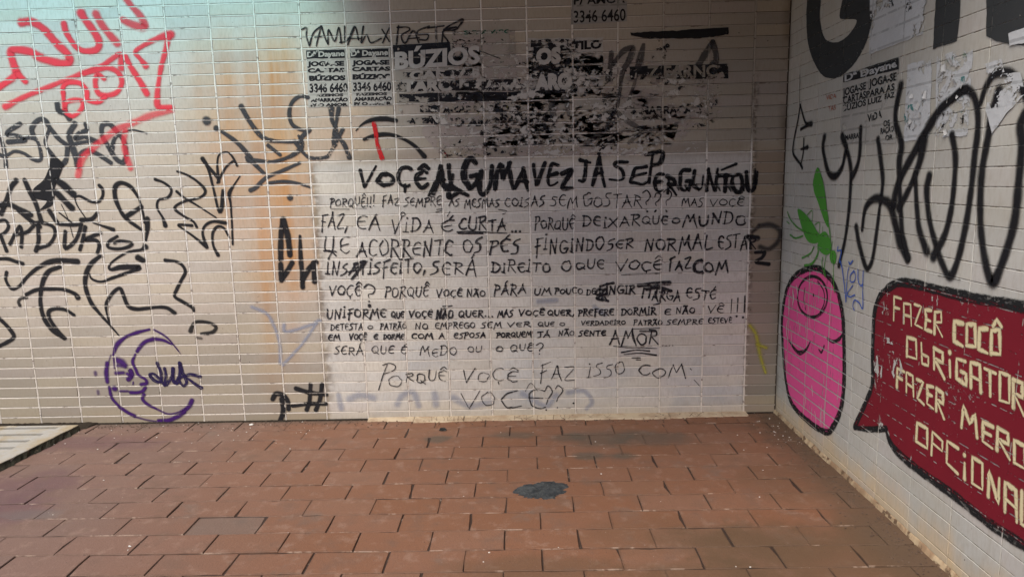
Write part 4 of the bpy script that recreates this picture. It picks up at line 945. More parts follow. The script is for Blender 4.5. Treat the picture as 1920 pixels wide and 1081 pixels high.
f = Film('r', 3); print_text(f, 'VIDA', 440, 750, 515, 735, 36, O4, bold=.0); print_text(f, 'TAS', 455, 838, 512, 825, 42, O4, bold=.0); tag(f.build('small_print', M_RRED), 'tiny orange red printed letters left of the side wall poster', 'print')
SPT = []
def side_poster(quad, lbl, extra):
    y, z = RW(1440+quad[0][0]/4, quad[0][1]/4); t = empty('poster', (W, y, z)); tag(t, lbl, 'poster', 'torn posters on the side wall'); SPT.append(t)
    f = Film('r', 1); sheet(f, quad, O4); f.build('paper', M_RP2, t)
    f = Film('r', 3)
    for q in extra: sheet(f, q, O4)
    f.build('print', M_RINK2, t)
    f = Film('r', 2)
    for q in extra: sheet(f, [(x-10, y-90) for x, y in q], O4)
    f.build('teal_scraps', M_RTEAL, t)
side_poster([(1050, 485), (1235, 440), (1215, 1040), (1020, 1060)], 'torn white paper strip with teal scrap, left of two on the side wall', [[(1040, 880), (1110, 870), (1100, 1000), (1030, 1010)]])
side_poster([(1270, 425), (1545, 338), (1500, 1018), (1255, 1030)], 'torn white poster with small green print, right of two on the side wall', [[(1300, 850), (1480, 810), (1470, 940), (1290, 960)], [(1410, 680), (1490, 660), (1490, 710), (1420, 720)]])
f = Film('r', 3); print_text(f, 'Prof. Leonardo', 1325, 470, 1495, 430, 44, O4, bold=.02); tag(f.build('small_print', M_RGRN), 'tiny green printed word on the torn side wall poster', 'print')
def paper(quad, lbl, mat=M_RP2, layer=4):
    f = Film('r', layer); sheet(f, quad, O4); o = f.build('torn_paper', mat); tag(o, lbl, 'torn paper'); return o
paper([(770, -100), (1210, -140), (1170, 255), (765, 408), (770, 130)], 'large torn white paper scrap between the first two giant black letters')
paper([(1810, 250), (1980, 190), (1980, 320), (1820, 345)], 'white paper scrap over the last giant black letter')
paper([(1690, 560), (1900, 540), (1940, 700), (1800, 850), (1690, 1000), (1640, 830)], 'torn white paper flake beside the black loops at right edge')
paper([(1640, 480), (1760, 440), (1780, 540), (1650, 570)], 'faint bluish paper remnant above the black loop at right')

def flap(pl, px, py, w, h, a, out, mat, parent):
    c0 = PLANE[pl](px, py); V = []; Fc = []; nx, ny = 5, 4; ca, sa = math.cos(a), math.sin(a)
    for j in range(ny+1):
        for i in range(nx+1):
            t = i/nx; u = (t-.5)*w*(1-.15*j/ny)+random.gauss(0, w*.03); v = (j/ny-.5)*h+random.gauss(0, h*.05)
            V.append(to3(pl, c0[0]+u*ca-v*sa, c0[1]+u*sa+v*ca, .0042+out*(j/ny)**2*(.4+.6*t)))
    for j in range(ny):
        for i in range(nx): k = j*(nx+1)+i; Fc.append((k, k+1, k+nx+2, k+nx+1))
    link('torn_flap', pmesh('torn_flap', V, Fc, mat), parent)
g = G('loose_paper'); M_LP = g.out(g.mix(g.noise(g.pos(), 12, 4), (.50, .48, .44), (.36, .33, .29)), .8)
g = G('loose_paper_side'); M_LPR = g.out(g.mix(g.noise(g.pos(), 12, 4), (.56, .57, .57), (.42, .42, .40)), .8)
for _ in range(34):
    px, py = random.uniform(740, 1360), random.uniform(90, 285)
    if px > 1140 and py < 130: continue
    flap('b', px, py, random.uniform(.010, .032), random.uniform(.006, .018), random.uniform(-3, 3), random.uniform(.002, .008), M_LP, SHT)
for q, n_ in (((1705, 130, 1745, 255), 7), ((1765, 110, 1815, 250), 8)):
    for _ in range(n_): flap('r', random.uniform(q[0], q[2]), random.uniform(q[1], q[3]), random.uniform(.012, .035), random.uniform(.008, .02), random.uniform(-3, 3), random.uniform(.002, .008), M_LPR, SPT[0 if q[0] < 1750 else 1])
# ------------------------------------------------------------------ paintings on the side wall
def wall_letter(pts, lbl):
    f = Film('r', 0); f.fill(pts, O4, rough=-.0008 if len(pts) < 9 else .0006); o = f.build('painted_letter', M_RBLK); tag(o, lbl, 'painted letter'); return o
wall_letter([(310,-140),(292,50),(290,150),(298,300),(335,440),(400,555),(470,590),(550,570),(640,490),(720,360),(768,220),(790,80),(790,-140),(600,-140),(560,0),(540,133),(600,145),(667,155),(625,240),(560,300),(490,320),(430,290),(400,200),(390,100),(400,-140)], 'giant black painted letter G cut by the top edge')
wall_letter([(920,-140),(910,100),(915,330),(1050,290),(1072,200),(1090,-140)], 'giant black painted upright letter stroke half hidden by torn paper')
wall_letter([(1270,-140),(1252,120),(1240,370),(1290,350),(1420,310),(1440,150),(1455,-140)], 'giant black painted letter stroke with sprayed edges, third along the top')
wall_letter([(1640,-140),(1640,270),(1720,310),(1820,335),(1930,340),(2100,340),(2200,-140)], 'giant black painted letter in the top right corner of the side wall')
RZ = .00096
graf('black_graffiti', 'r', 3, M_RSPR, [
 ([(425,-50),(415,20),(430,120),(460,220),(510,240),(560,170),(590,50),(620,150),(625,260),(610,500),(580,720),(535,910)], [44,34,32,34,44,30,30,34,32,30,28,30], O8),
 ([(560,-60),(590,20)], 40, O8), ([(700,-120),(695,20),(680,140),(640,240)], [30,30,32,36], O8),
 ([(830,-30),(850,120),(865,280),(845,450),(820,650),(790,850),(760,925),(735,915),(690,760),(665,620)], [36,34,30,26,28,28,30,34,34,38], O8),
 ([(710,640),(735,480),(800,410),(870,420),(920,460),(960,600),(1000,740),(1050,860)], [26,32,38,44,50,44,60,40], O8),
 ([(1490,-410),(1390,-340),(1290,-250),(1200,-110),(1140,0),(1090,80),(1010,230),(960,360),(950,450)], [30,34,40,44,52,44,40,44,50], O8),
 ([(1000,-440),(960,-200),(1005,0),(990,120),(990,300),(1000,500),(1015,680),(1055,850)], [40,34,40,50,32,32,34,44], O8),
 ([(1170,-30),(1140,140),(1060,340),(985,480)], [60,40,34,40], O8), ([(1110,230),(1120,450),(1140,640),(1195,800)], [30,32,34,46], O8)],
 'tall tangled black spray letters in the middle of the side wall', z=RZ)
graf('black_graffiti', 'r', 3, M_RSPR, [
 ([(1390,-340),(1440,-390),(1490,-410),(1550,-360),(1580,-220),(1575,-60),(1558,60),(1530,330),(1490,600),(1430,860),(1370,990),(1310,890),(1260,740),(1215,560),(1195,350),(1215,240)], [30,34,38,36,34,34,36,36,36,38,40,36,36,36,40,44], O8),
 ([(1385,-70),(1410,80),(1405,250),(1380,480),(1330,680),(1245,840)], [34,36,34,34,36,50], O8),
 ([(1740,-400),(1690,-230),(1650,-20),(1605,250),(1600,600),(1640,900),(1690,1030),(1750,920),(1850,600),(1890,250),(1910,0),(1900,-140),(1930,-230)], [44,44,40,38,38,38,46,42,40,40,40,40,36], O8),
 ([(1600,-310),(1640,-430),(1700,-520),(1800,-540),(1860,-500),(1930,-380),(2000,-200)], [24,30,36,36,30,34], O8), ([(1280,985),(1450,1020)],4,O8,.7)],
 'huge black looping spray letters U and V at the right edge', z=RZ*.92)
graf('black_graffiti', 'r', 3, M_RSPR, [
 ([(245,-290),(228,-180),(200,-40),(190,60),(215,110),(245,150),(260,180)], [24,20,22,26,20,26], O8), ([(245,-290),(285,-160),(330,-150)], [18,24,40], O8), ([(250,-110),(300,-140)], 26, O8),
 ([(250,40),(300,25)], [14,34], O8), ([(272,-40),(268,60),(248,160)], 18, O8), ([(243,-520),(240,-290)], 6, O8)],
 'small black spiky arrow drawn close to the corner', z=RZ*.8)
bug = graf('insect_stencil', 'r', 3, M_GREEN, [], 'green stencilled flying insect above the pink figure', 'stencil', fills=[
 ([(375,175),(405,240),(430,350),(445,480),(458,560),(455,625),(425,570),(380,440),(345,340),(345,260)], O8),
 ([(225,490),(270,510),(330,580),(370,650),(400,695),(375,740),(320,740),(285,700),(250,600)], O8),
 ([(385,690),(430,655),(462,700),(480,790),(445,832),(400,810),(380,760)], O8), ([(480,800),(505,800),(517,840),(510,890),(495,905),(475,880),(466,840)], O8)])
f = Film('r', 4)
for pts, w in (([(445,560),(465,640),(478,790)], 20), ([(150,510),(170,560),(200,600),(250,640),(380,690)], 16), ([(145,580),(165,598)], 10), ([(170,680),(210,705),(265,688)], 16), ([(300,530),(335,500),(335,580)], 9),
   ([(355,605),(390,590),(390,670)], 9), ([(415,620),(415,660)], 8), ([(260,855),(320,820),(350,770)], 16), ([(280,910),(340,890),(378,820),(380,760)], 22), ([(415,850),(410,900),(430,990)], 12), ([(440,840),(428,920),(438,1000)], 10),
   ([(495,880),(495,1000),(503,1110)], 13), ([(492,730),(470,790)], 8)): f.stroke(pts, w*RZ*.78, O8)
f.build('legs', M_GREENS, bug)
PB = [(1528,502),(1552,515),(1569,542),(1580,587),(1583,644),(1583,717),(1577,766),(1562,800),(1548,809),(1516,789),(1486,757),(1474,713),(1468,644),(1467,595),(1476,542),(1495,514)]
f = Film('r', 0); f.fill(PB, k=1); pk = f.build('pink_figure', M_PINK); tag(pk, 'tall pink bean shaped figure painted with a big ring eye near the corner', 'mural figure')
f = Film('r', 1); f.stroke(PB, .040, k=1, closed=True)
f.build('outline', M_ROUT, pk)
f = Film('r', 1)
f.stroke([(1524+28*math.cos(a), 556+38*math.sin(a)) for a in [i*math.pi/8 for i in range(16)]], .020, k=1, closed=True)
f.stroke([(1534,527),(1545,545),(1546,568),(1538,586)], .012, k=1); f.stroke([(1510,540),(1508,560),(1511,580)], .010, k=1); f.dot(1526, 553, .010, k=1)
f.build('eye', M_ROUT, pk)
f = Film('r', 5); M_BAREP = paint('bare_wall_scratches', (.56, .54, .48), 'brush', 'r', grout=0)
for x, y0, y1, w in ((1478,600,640,.010),(1484,610,655,.006),(1499,600,625,.005),(1503,603,622,.004),(1480,560,590,.014),(1488,545,572,.016),(1495,535,555,.012),(1511,735,765,.006),(1524,722,742,.010),(1541,760,800,.005),(1548,740,790,.006),(1530,770,800,.007),(1470,640,700,.004),(1520,580,620,.004),(1557,600,612,.005),(1546,700,720,.004),(1512,540,575,.007)):
    f.stroke([(x+random.uniform(-1,1), y0), (x+random.uniform(-2,2), (y0+y1)/2), (x+random.uniform(-2,2), y1)], [w*.5, w, w*.4], k=1)
f.build('bare_patch', M_BAREP, pk)
f = Film('r', 1)
f.stroke([(1480,638),(1490,653),(1500,661),(1512,655),(1520,640)], [.016,.026,.03,.02,.012], k=1); f.stroke([(1536,655),(1541,660),(1546,648)], [.012,.018,.014], k=1); f.stroke([(1552,634),(1562,640),(1573,636),(1580,628)], [.016,.022,.024,.018], k=1)
f.build('mouth', M_ROUT, pk)
BU = [(1665,540),(1650,556),(1640,590),(1637,665),(1637,715),(1627,747),(1603,800),(1660,802),(1672,832),(1692,855),(1728,884),(1790,928),(1853,978),(1920,1022),(2010,1085),(2150,1160),(2230,1100),(2240,900),(2200,680),(2100,618),(1990,588),(1920,575),(1865,565),(1815,556),(1747,540),(1710,531),(1685,530)]
f = Film('r', 0); f.fill(BU, k=1); sb = f.build('speech_bubble', M_CRIM); tag(sb, 'dark red painted speech bubble with cream spray letters', 'mural')
M_BARE = torn('bare_wall_chips', (.52, .51, .47), 'r', .36, scale=26, seed=61, sx=1.5, sz=.7, grout=0)
f = Film('r', 5)
for q in ([(1640,672),(1654,672),(1656,730),(1664,790),(1672,810),(1655,812),(1644,770),(1642,720)], [(1668,660),(1684,665),(1694,690),(1690,715),(1676,705)], [(1690,590),(1700,600),(1696,660),(1684,655)], [(1650,570),(1668,566),(1672,590),(1656,596)], [(1696,832),(1712,838),(1714,862),(1700,858)], [(1730,560),(1752,548),(1766,560),(1766,574),(1738,578)], [(1654,630),(1690,640),(1692,648),(1656,640)]): f.fill(q, k=1, rough=.001)
f.build('bare_patch', M_BARE, sb)
f = Film('r', 1); f.stroke(BU[:6]+[(1603,800)], .034, k=1); f.stroke([(1603,801),(1630,804),(1662,803)], [.022,.03,.034], k=1); f.stroke(BU[7:17], [.02]+[.042]*9, k=1); f.stroke(BU[16:]+[BU[0]], .044, k=1)
f.build('outline', M_ROUT, sb)
BL = dict(GL)
BL.update({'A': (.55, [[(0, 0), (.02, .95), (.5, .95), (.55, 0)], [(.02, .42), (.52, .42)]]), 'C': (.5, [[(.5, .95), (.02, .9), (0, .05), (.5, 0)]]), 'O': (.52, [[(0, .02), (.02, .95), (.5, .97), (.52, .05), (0, .02)]]),
 'R': (.55, [[(.0, 0), (.02, .95)], [(.02, .95), (.5, .95), (.5, .5), (.04, .5), (.58, -.12)]]), 'E': (.5, [[(.5, .95), (.05, .9), (.1, .5), (.02, .05), (.5, 0)], [(.1, .5), (.42, .5)]]), 'F': (.5, [[(.0, -.05), (.04, .95), (.55, .98)], [(.04, .5), (.4, .52)]]),
 'Z': (.52, [[(.02, .95), (.5, .98), (.06, .05), (.55, 0)]]), 'G': (.55, [[(.5, .98), (.02, .92), (.0, .05), (.5, .0), (.52, .45), (.26, .45)]]), 'P': (.5, [[(0, -.05), (.03, .95), (.5, .9), (.48, .5), (.04, .48)]]),
 'T': (.6, [[(0, .95), (.6, .95)], [(.3, .95), (.3, 0)]]), 'N': (.6, [[(0, 0), (.06, .98), (.5, .05), (.56, .98)]]), 'M': (.7, [[(0, 0), (.08, .98), (.35, .4), (.62, .95), (.7, 0)]]), 'L': (.45, [[(.03, 1), (0, 0), (.45, 0)]])})
f = Film('r', 3)
for tx, x0, y0, x1, y1, h, h2 in (('FAZER', 1677, 600, 1768, 625, 44, 42), ('COCÔ', 1791, 640, 1877, 668, 40, 50), ('ObRiGATOR', 1702, 666, 1921, 773, 36, 56), ('FAZER', 1683, 724, 1771, 780, 36, 46),
     ('MERO', 1805, 800, 1925, 880, 42, 44), ('OPCiONAL', 1720, 826, 1935, 995, 40, 60)):
    lettering(f, tx, x0, y0, x1, y1, h, .0205, jit=.035, h2=h2, slant=0, gap=.22, smooth=False, block=BL)
f.build('lettering', M_CREAM, sb)
f = Film('r', 4)
for pts, w in (([(530,770),(525,800),(555,800),(540,885)], 12), ([(550,880),(565,960),(580,1080),(590,1180)], 14), ([(612,925),(600,990),(590,1180)], 10), ([(612,885),(620,900),(640,875)], 14), ([(650,950),(622,985),(625,1030),(650,1030),(662,985),(648,948)], 11),
   ([(680,940),(682,1020),(700,1062),(716,1050)], 12), ([(720,950),(716,1080),(716,1230),(690,1190),(655,1170),(642,1210),(652,1245)], 11), ([(640,1060),(600,1120),(620,1145),(655,1130)], 10)): f.stroke(pts, w*RZ*.78, O8)
tag(f.build('marker_tag', M_BLUE), 'small blue handwritten word VOY on the side wall', 'graffiti')

# ------------------------------------------------------------------ floor
grey = FL(450, 988)
_rw = math.floor((FO-grey[1])/FS); _ow = JX+(FS if _rw % 2 == 0 else 0); _kw = math.floor((grey[0]-_ow)/(2*FS)); GP = (_ow+_kw*2*FS, _ow+(_kw+1)*2*FS, FO-(_rw+1)*FS, FO-_rw*FS)
def floor_mat(name, joint=False):
    g = G(name); P = g.pos(); X, Y = g.X, g.Y
    row = g.ma('FLOOR', g.ma('DIVIDE', g.sub(FO, Y), FS)); par = g.ma('FRACT', g.mul(row, .5))
    cx = g.ma('FLOOR', g.ma('DIVIDE', g.sub(g.sub(X, JX), g.mul(g.sub(.5, par), 2*FS)), 2*FS))
    rnd = g.white(g.comb(row, cx, 0.0)); rnd2 = g.white(g.comb(cx, row, 3.0))
    big = g.noise(P, 1.1, 3, .6); mid = g.noise(P, 7, 5, .65); fine = g.noise(P, 110, 4, .7)
    warm = g.sm(g.add(X, g.mul(big, 1.0)), .9, 2.6)
    col = g.mix(warm, (.155, .100, .080), (.172, .077, .040))
    col = g.mix(g.mul(g.sub(rnd, .0), .38), col, (.20, .105, .07)); col = g.mix(g.mul(g.sm(rnd2, .7, 1.0), .15), col, (.22, .15, .11))
    col = g.mix(g.mul(g.sm(mid, .5, .72), .55), col, (.125, .078, .055)); m2 = g.noise(g.va(P, (9, 4, 2)), 13, 6, .7)
    col = g.mix(g.mul(g.sm(m2, .52, .68), .35), col, (.30, .20, .15)); col = g.mix(g.mul(g.sm(fine, .5, .7), .35), col, (.11, .065, .045))
    col = g.mix(g.mul(g.sm(g.noise(P, 3.2, 5, .7), .58, .72), .45), col, (.13, .105, .085))
    def spot(px, py, rx, ry, s=.6):
        x, y = FL(px, py); dx = g.ma('DIVIDE', g.sub(X, x), rx); dy = g.ma('DIVIDE', g.sub(Y, y), ry)
        r = g.ma('SQRT', g.add(g.mul(dx, dx), g.mul(dy, dy))); return g.mul(g.inv(g.sm(g.add(r, g.mul(g.sub(mid, .5), 1.6)), .4, 1.1)), s)
    for a in ((1130, 822, .22, .16, .5), (1220, 820, .25, .13, .5), (1110, 855, .12, .06, .6), (1165, 855, .10, .06, .6), (1060, 820, .12, .08, .5), (820, 822, .10, .07, .6), (960, 815, .16, .07, .5)):
        col = g.mix(spot(*a), col, (.055, .062, .05))
    for a in ((50, 915, .30, .22, .6), (20, 960, .2, .2, .6), (170, 830, .5, .13, .5)):
        col = g.mix(spot(*a), col, (.105, .055, .06))
    for a in ((60, 965, .18, .06, .3),):
        col = g.mix(spot(*a), col, (.105, .115, .11))
    for a in ((1390, 1020, .35, .18, .65), (1540, 1040, .5, .3, .7), (1640, 1010, .15, .3, .75), (1330, 1075, .4, .12, .6), (1000, 1065, .4, .1, .5), (1250, 1000, .4, .2, .3), (1480, 900, .3, .25, .35)):
        col = g.mix(spot(*a), col, (.095, .058, .032))
    fr = g.ma('FRACT', g.ma('DIVIDE', g.sub(FO, Y), FS)); ed1 = g.mul(g.mn(fr, g.inv(fr)), FS)
    fc = g.ma('FRACT', g.ma('DIVIDE', g.sub(g.sub(X, JX), g.mul(g.sub(.5, par), 2*FS)), 2*FS)); ed2 = g.mul(g.mn(fc, g.inv(fc)), 2*FS)
    edn = g.noise(g.va(P, (3, 8, 1)), 18, 5, .7); ed = g.add(g.mn(ed1, ed2), g.mul(g.sub(edn, .5), .022))
    col = g.mix(g.mul(g.inv(g.sm(ed, .000, .010)), .38), col, (.075, .045, .03))
    edp = g.mul(g.inv(g.sm(ed1, .003, .0065)), g.sm(g.noise(g.va(P, (1, 1, 7)), 8, 4, .7), .55, .62)); col = g.mix(g.mul(edp, .55), col, (.38, .28, .21))
    # dirt and pale paint drips along the side wall
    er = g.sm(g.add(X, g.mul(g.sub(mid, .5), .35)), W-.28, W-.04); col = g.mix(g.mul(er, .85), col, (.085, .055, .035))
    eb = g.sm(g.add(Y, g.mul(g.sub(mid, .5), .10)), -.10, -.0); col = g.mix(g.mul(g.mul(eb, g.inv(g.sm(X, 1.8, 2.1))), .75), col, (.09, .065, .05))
    sp = g.sm(g.noise(P, 95, 2, .5), .735, .75); col = g.mix(g.mul(sp, .85), col, (.03, .02, .018))
    sp = g.sm(g.noise(g.va(P, (5, 3, 1)), 80, 2, .5), .765, .775); col = g.mix(g.mul(sp, .7), col, (.48, .42, .36))
    gx, gy = grey; d1 = g.mul(g.box(X, GP[0], GP[1], .012), g.box(Y, GP[2], GP[3], .008)); col = g.mix(g.mul(d1, .5), col, (.12, .10, .085))
    h = g.add(g.mul(fine, 1.3), g.add(g.mul(mid, 1.2), g.mul(m2, .8))); col = g.mix(g.mul(g.sm(g.noise(g.va(P, (1, 6, 2)), 240, 2, .6), .52, .7), .3), col, (.08, .045, .03))
    if joint:
        col = g.mix(.88, col, (.028, .018, .014)); pale = g.sm(g.noise(P, 11, 4, .7), .60, .68); col = g.mix(g.mul(pale, .5), col, (.36, .27, .2))
    return g.out(col, g.add(.5, g.mul(mid, .35)), g.bump(h, .45, .003), spec=.3)
M_PAV = floor_mat('clay_paver'); M_JNT = floor_mat('joint_sand', True)
gd = pmesh('ground', [(-40, -40, -.03), (40, -40, -.03), (40, 30, -.03), (-40, 30, -.03)], [(0, 1, 2, 3)])
gg = G('concrete_ground'); c = gg.mix(gg.noise(gg.pos(), 2, 5), (.22, .17, .14), (.30, .23, .18)); gd.materials.append(gg.out(c, .85))
tag(link('ground', gd), kind='structure')
pav = empty('pavement', (2, -2, 0)); tag(pav, kind='structure')
V = []; Fc = []; boxv(-1.75, W, -3.9, .002, -.028, -.0045, V, Fc); o = link('joint_bed', pmesh('joint_bed', V, Fc, M_JNT), pav)
def paver_mesh(L, D, seed):
    rr = random.Random(seed); j = lambda s: rr.uniform(-s, s); b = .0019
    nx = 5; top = []; V = []; 
    # outline with a slightly worn edge
    out = [(-L/2+L*i/nx, -D/2) for i in range(nx)]+[(L/2, -D/2+D*i/2) for i in range(2)]+[(L/2-L*i/nx, D/2) for i in range(nx)]+[(-L/2, D/2-D*i/2) for i in range(2)]
    out = [(x+j(.0013), y+j(.0011)) for x, y in out]; n = len(out)
    for _ in range(rr.randrange(0, 3)):
        i = rr.randrange(n); k_ = rr.uniform(.93, .975); out[i] = (out[i][0]*k_, out[i][1]*(k_-.03))
    V += [(x, y, -.02) for x, y in out]+[(x, y, -.0028) for x, y in out]+[(x*(1-2*b/L), y*(1-2*b/D), j(.0003)) for x, y in out]
    Fc = [tuple(range(2*n, 3*n))]
    for i in range(n):
        k = (i+1) % n; Fc += [(i, k, n+k, n+i), (n+i, n+k, 2*n+k, 2*n+i)]
    return V, Fc
PV = {}
SV = []; SF = []; cand = []
for r in range(-2, 23):
    y1 = FO-r*FS; y0 = y1-FS
    if r == -3: continue
    yt = min(y1, -.002)
    off = JX+(FS if r % 2 == 0 else 0)
    k = math.floor((-1.7-off)/(2*FS)); x = off+k*2*FS
    while x < W-.004:
        a, b_ = x, min(x+2*FS, W-.003)
        if b_-a > .02 and yt-y0 > .02: cand.append((a, b_, y0, yt, r))
        x += 2*FS
np_ = 0
grey = FL(450, 988)
for a, b_, y0, y1, r in cand:
    jx, jy = random.choice((.0014, .002, .0032, .0045, .006)), random.choice((.0036, .0044, .0052))
    L, D = b_-a-jx, y1-y0-jy; cx_, cy_ = (a+b_)/2+random.gauss(0, .0012), (y0+y1)/2
    q = [proj((x, y, 0)) for x, y in ((a, y0), (b_, y0), (b_, y1), (a, y1))]
    vis = all(q) and any(-5 < t[0] < 1925 and -5 < t[1] < 1090 for t in q)
    key = (round(L, 3), round(D, 3), random.randrange(5))
    z = random.gauss(0, .0009); sink = 0
    if a < grey[0] < b_ and y0 < grey[1] < y1: z = -.0032
    if key not in PV: PV[key] = [*paver_mesh(L, D, len(PV)), None]
    e = PV[key]
    rot = (random.gauss(0, .009), random.gauss(0, .005), random.gauss(0, .003))
    if vis and np_ < 300:
        if e[2] is None: e[2] = pmesh('paver', e[0], e[1], M_PAV)
        o = link('paver', e[2], pav); o.location = (cx_, cy_, z); o.rotation_euler = rot; np_ += 1
        if z < -.008: o['label'] = 'sunken grey paver lower than its neighbours'
    else:
        n0 = len(SV); SV += [(x+cx_, y+cy_, zz+z) for x, y, zz in e[0]]; SF += [tuple(i+n0 for i in t) for t in e[1]]
o = link('paver_field', pmesh('paver_field', SV, SF, M_PAV), pav); o['kind'] = 'stuff'

# pale cement fillet in front of the painted patch
g = G('cream_cement'); P = g.pos(); c = g.mix(g.sm(g.noise(P, 9, 5, .7), .4, .65), (.44, .355, .245), (.32, .235, .155)); c = g.mix(g.sm(g.noise(P, 50, 3), .66, .7), c, (.10, .07, .05))
M_CEM = g.out(c, .8, g.bump(g.noise(P, 40, 5, .7), .5, .004), spec=.2)
fil = empty('cement_skirting', (FL(1000, 785)[0], -.03, 0)); tag(fil, 'flat pale cement strip at the foot of the patch with scratched names', 'skirting')
xs = [FL(p, 788)[0] for p in (690, 776, 870, 1060, 1260, 1362, 1412)]
for i in range(len(xs)-1):
    a, b_ = xs[i]+.0015, xs[i+1]-.0015; V = []; Fc = []; n = 10; dk = -.075+.005*(i % 3)+( .03 if i == 0 else 0)
    for q in range(n+1):
        x = a+(b_-a)*q/n; j = random.gauss(0, .002)
        for y_, z_ in ((-.0005, .012), (-.012, .0100), (dk+j+.01, .0062), (dk+j, -.004)): V.append((x, y_, z_))
    for q in range(n):
        for w_ in range(3): kk = q*4+w_; Fc.append((kk, kk+1, kk+5, kk+4))
    Fc += [(0, 1, 2, 3), tuple(n*4+t for t in (3, 2, 1, 0))]
    link('cement_slab', pmesh('cement_slab', V, Fc, M_CEM), fil)
f = Film('f', 0); f.base = .0085; M_SCR = paint('scratched_line', (.13, .085, .055), 'marker', 'f')
lettering(f, 'JOHN X', 800, 793, 905, 791, 11, .0035, jit=.08); lettering(f, 'BRUTO', 962, 791, 1068, 789, 11, .0035, jit=.08); lettering(f, 'X X', 1100, 788, 1145, 786, 9, .003, jit=.1); lettering(f, 'XX', 1290, 784, 1316, 783, 9, .004, jit=.1)
for i, v in enumerate(f.V): f.V[i] = (v[0], max(min(v[1], -.014), -.062), .0105-(-v[1]-.012)/.055*.0042+.0006)
f.build('scratched_lettering', M_SCR, fil)
# yellowed fillet along the side wall
g = G('yellowed_cement'); P = g.pos(); c = g.mix(g.sm(g.noise(g.vs(P, (1, 5, 1)), 3, 5, .7), .38, .62), (.42, .32, .20), (.26, .17, .10)); c = g.mix(g.sm(g.noise(P, 30, 4), .52, .62), c, (.12, .075, .045))
M_YC = g.out(c, .8, g.bump(g.noise(P, 40, 5, .7), .5, .004), spec=.2)
V = []; Fc = []; n = 240; jw = jz = 0
for i in range(n+1):
    y = -.003-3.6*i/n; jw = .9*jw+random.gauss(0, .0009); jz = .85*jz+random.gauss(0, .0009); j = jw
    for x_, z_ in ((-.0035, .022+jz), (-.0060, .018+jz), (-.0095+j*.4, .009), (-.0135+j, -.004)): V.append((W+x_, y, z_))
for i in range(n):
    for q in range(3): k = i*4+q; Fc.append((k, k+4, k+5, k+1))
fo_ = link('cement_skirting', pmesh('cement_skirting', V, Fc, M_YC)); tag(fo_, 'narrow yellowed cement fillet running along the foot of the side wall', 'skirting')

# dark smear of tar in the paving
def blob(name, cx, cy, rx, ry, mat, z0, hgt, n=40, irr=.1, rings=5):
    V = [(cx, cy, z0+hgt)]; Fc = []; ph = [random.uniform(0, 6.3) for _ in range(5)]
    for r in range(1, rings+1):
        for i in range(n):
            a = 2*math.pi*i/n; t = r/rings
            k = 1+irr*(math.sin(2*a+ph[0])*.5+math.sin(3*a+ph[1])*.5+math.sin(7*a+ph[2])*.35)+random.gauss(0, irr*.32 if r == rings else irr*.05)
            V.append((cx+rx*t*k*math.cos(a), cy+ry*t*k*math.sin(a), z0+hgt*(1-t**4)+(random.gauss(0, hgt*.12) if r < rings else -.0015)))
    for i in range(n): Fc.append((0, 1+i, 1+(i+1) % n))
    for r in range(rings-1):
        for i in range(n):
            a = 1+r*n+i; b_ = 1+r*n+(i+1) % n; Fc.append((a, a+n, b_+n, b_))
    return pmesh(name, V, Fc, mat)
g = G('tar'); P = g.pos(); nn = g.noise(P, 30, 5, .7, .6)
c = g.mix(g.sm(nn, .35, .65), (.018, .021, .024), (.055, .06, .06)); M_TAR = g.out(c, .75, g.bump(g.noise(P, 45, 6, .75), .9, .006), g.inv(g.sm(g.noise(g.va(P, (2, 2, 2)), 40, 5, .7), .66, .68)))
cx_, cy_ = FL(1016, 918)
tag(link('tar_patch', blob('tar_patch', cx_, cy_, .113, .088, M_TAR, .0010, .0055, 90, .17, 7)), 'round dark grey tar smear stuck on the red paving', 'tar patch')

# drain cover on the left: concrete frame with bars
g = G('worn_concrete'); P = g.pos(); nn = g.noise(P, 5, 6, .7)
c = g.mix(g.sm(nn, .4, .62), (.34, .325, .29), (.31, .255, .17)); c = g.mix(g.sm(g.noise(P, 60, 4, .7), .62, .7), c, (.22, .18, .13))
M_CON = g.out(c, .8, g.bump(g.noise(P, 90, 5, .7), .5, .004), spec=.2)
g = G('mossy_concrete'); P = g.pos(); c = g.mix(g.sm(g.noise(P, 16, 5, .7), .4, .6), (.045, .045, .03), (.075, .07, .05)); c = g.mix(g.sm(g.noise(P, 60, 4), .62, .68), c, (.16, .13, .09))
M_MOS = g.out(c, .9, g.bump(g.noise(P, 50, 5, .7), .8, .006), spec=.1)
HZ = .034
ex, ey = FL(147, 796, HZ); ex2, ey2 = FL(0, 868, HZ)
dr = empty('drain_cover', (ex-.3, -.4, 0)); tag(dr, 'raised pale concrete drain cover with long slots in the left corner', 'drain cover')
sl_ = (ex2-ex)/(ey2-ey); ex_at = lambda y: ex+(y-ey)*sl_
YE = -1.25; XW = -1.75
def slabpoly(y0, y1, x0f, x1f, z0, z1, mat, name, seg=1, wob=.0):
    V = []; Fc = []
    for i in range(seg+1):
        y = y0+(y1-y0)*i/seg; j0 = random.gauss(0, wob)
        for x_, z_ in ((x0f(y), z0), (x1f(y)+j0, z0), (x1f(y)+j0, z1-.002), (x1f(y)+j0-.004, z1), (x0f(y), z1)): V.append((x_, y, z_))
    for i in range(seg):
        for q in range(5):
            a = i*5+q; b_ = i*5+(q+1) % 5; Fc.append((a, b_, b_+5, a+5))
    Fc += [(4, 3, 2, 1, 0), tuple(seg*5+t for t in range(5))]
    return link(name, pmesh(name, V, Fc, mat), dr)
slots = [FL(60, (800.5+803.5)/2+d, HZ)[1] for d in (0, 12, 24, 36.5, 50, 64, 80)]
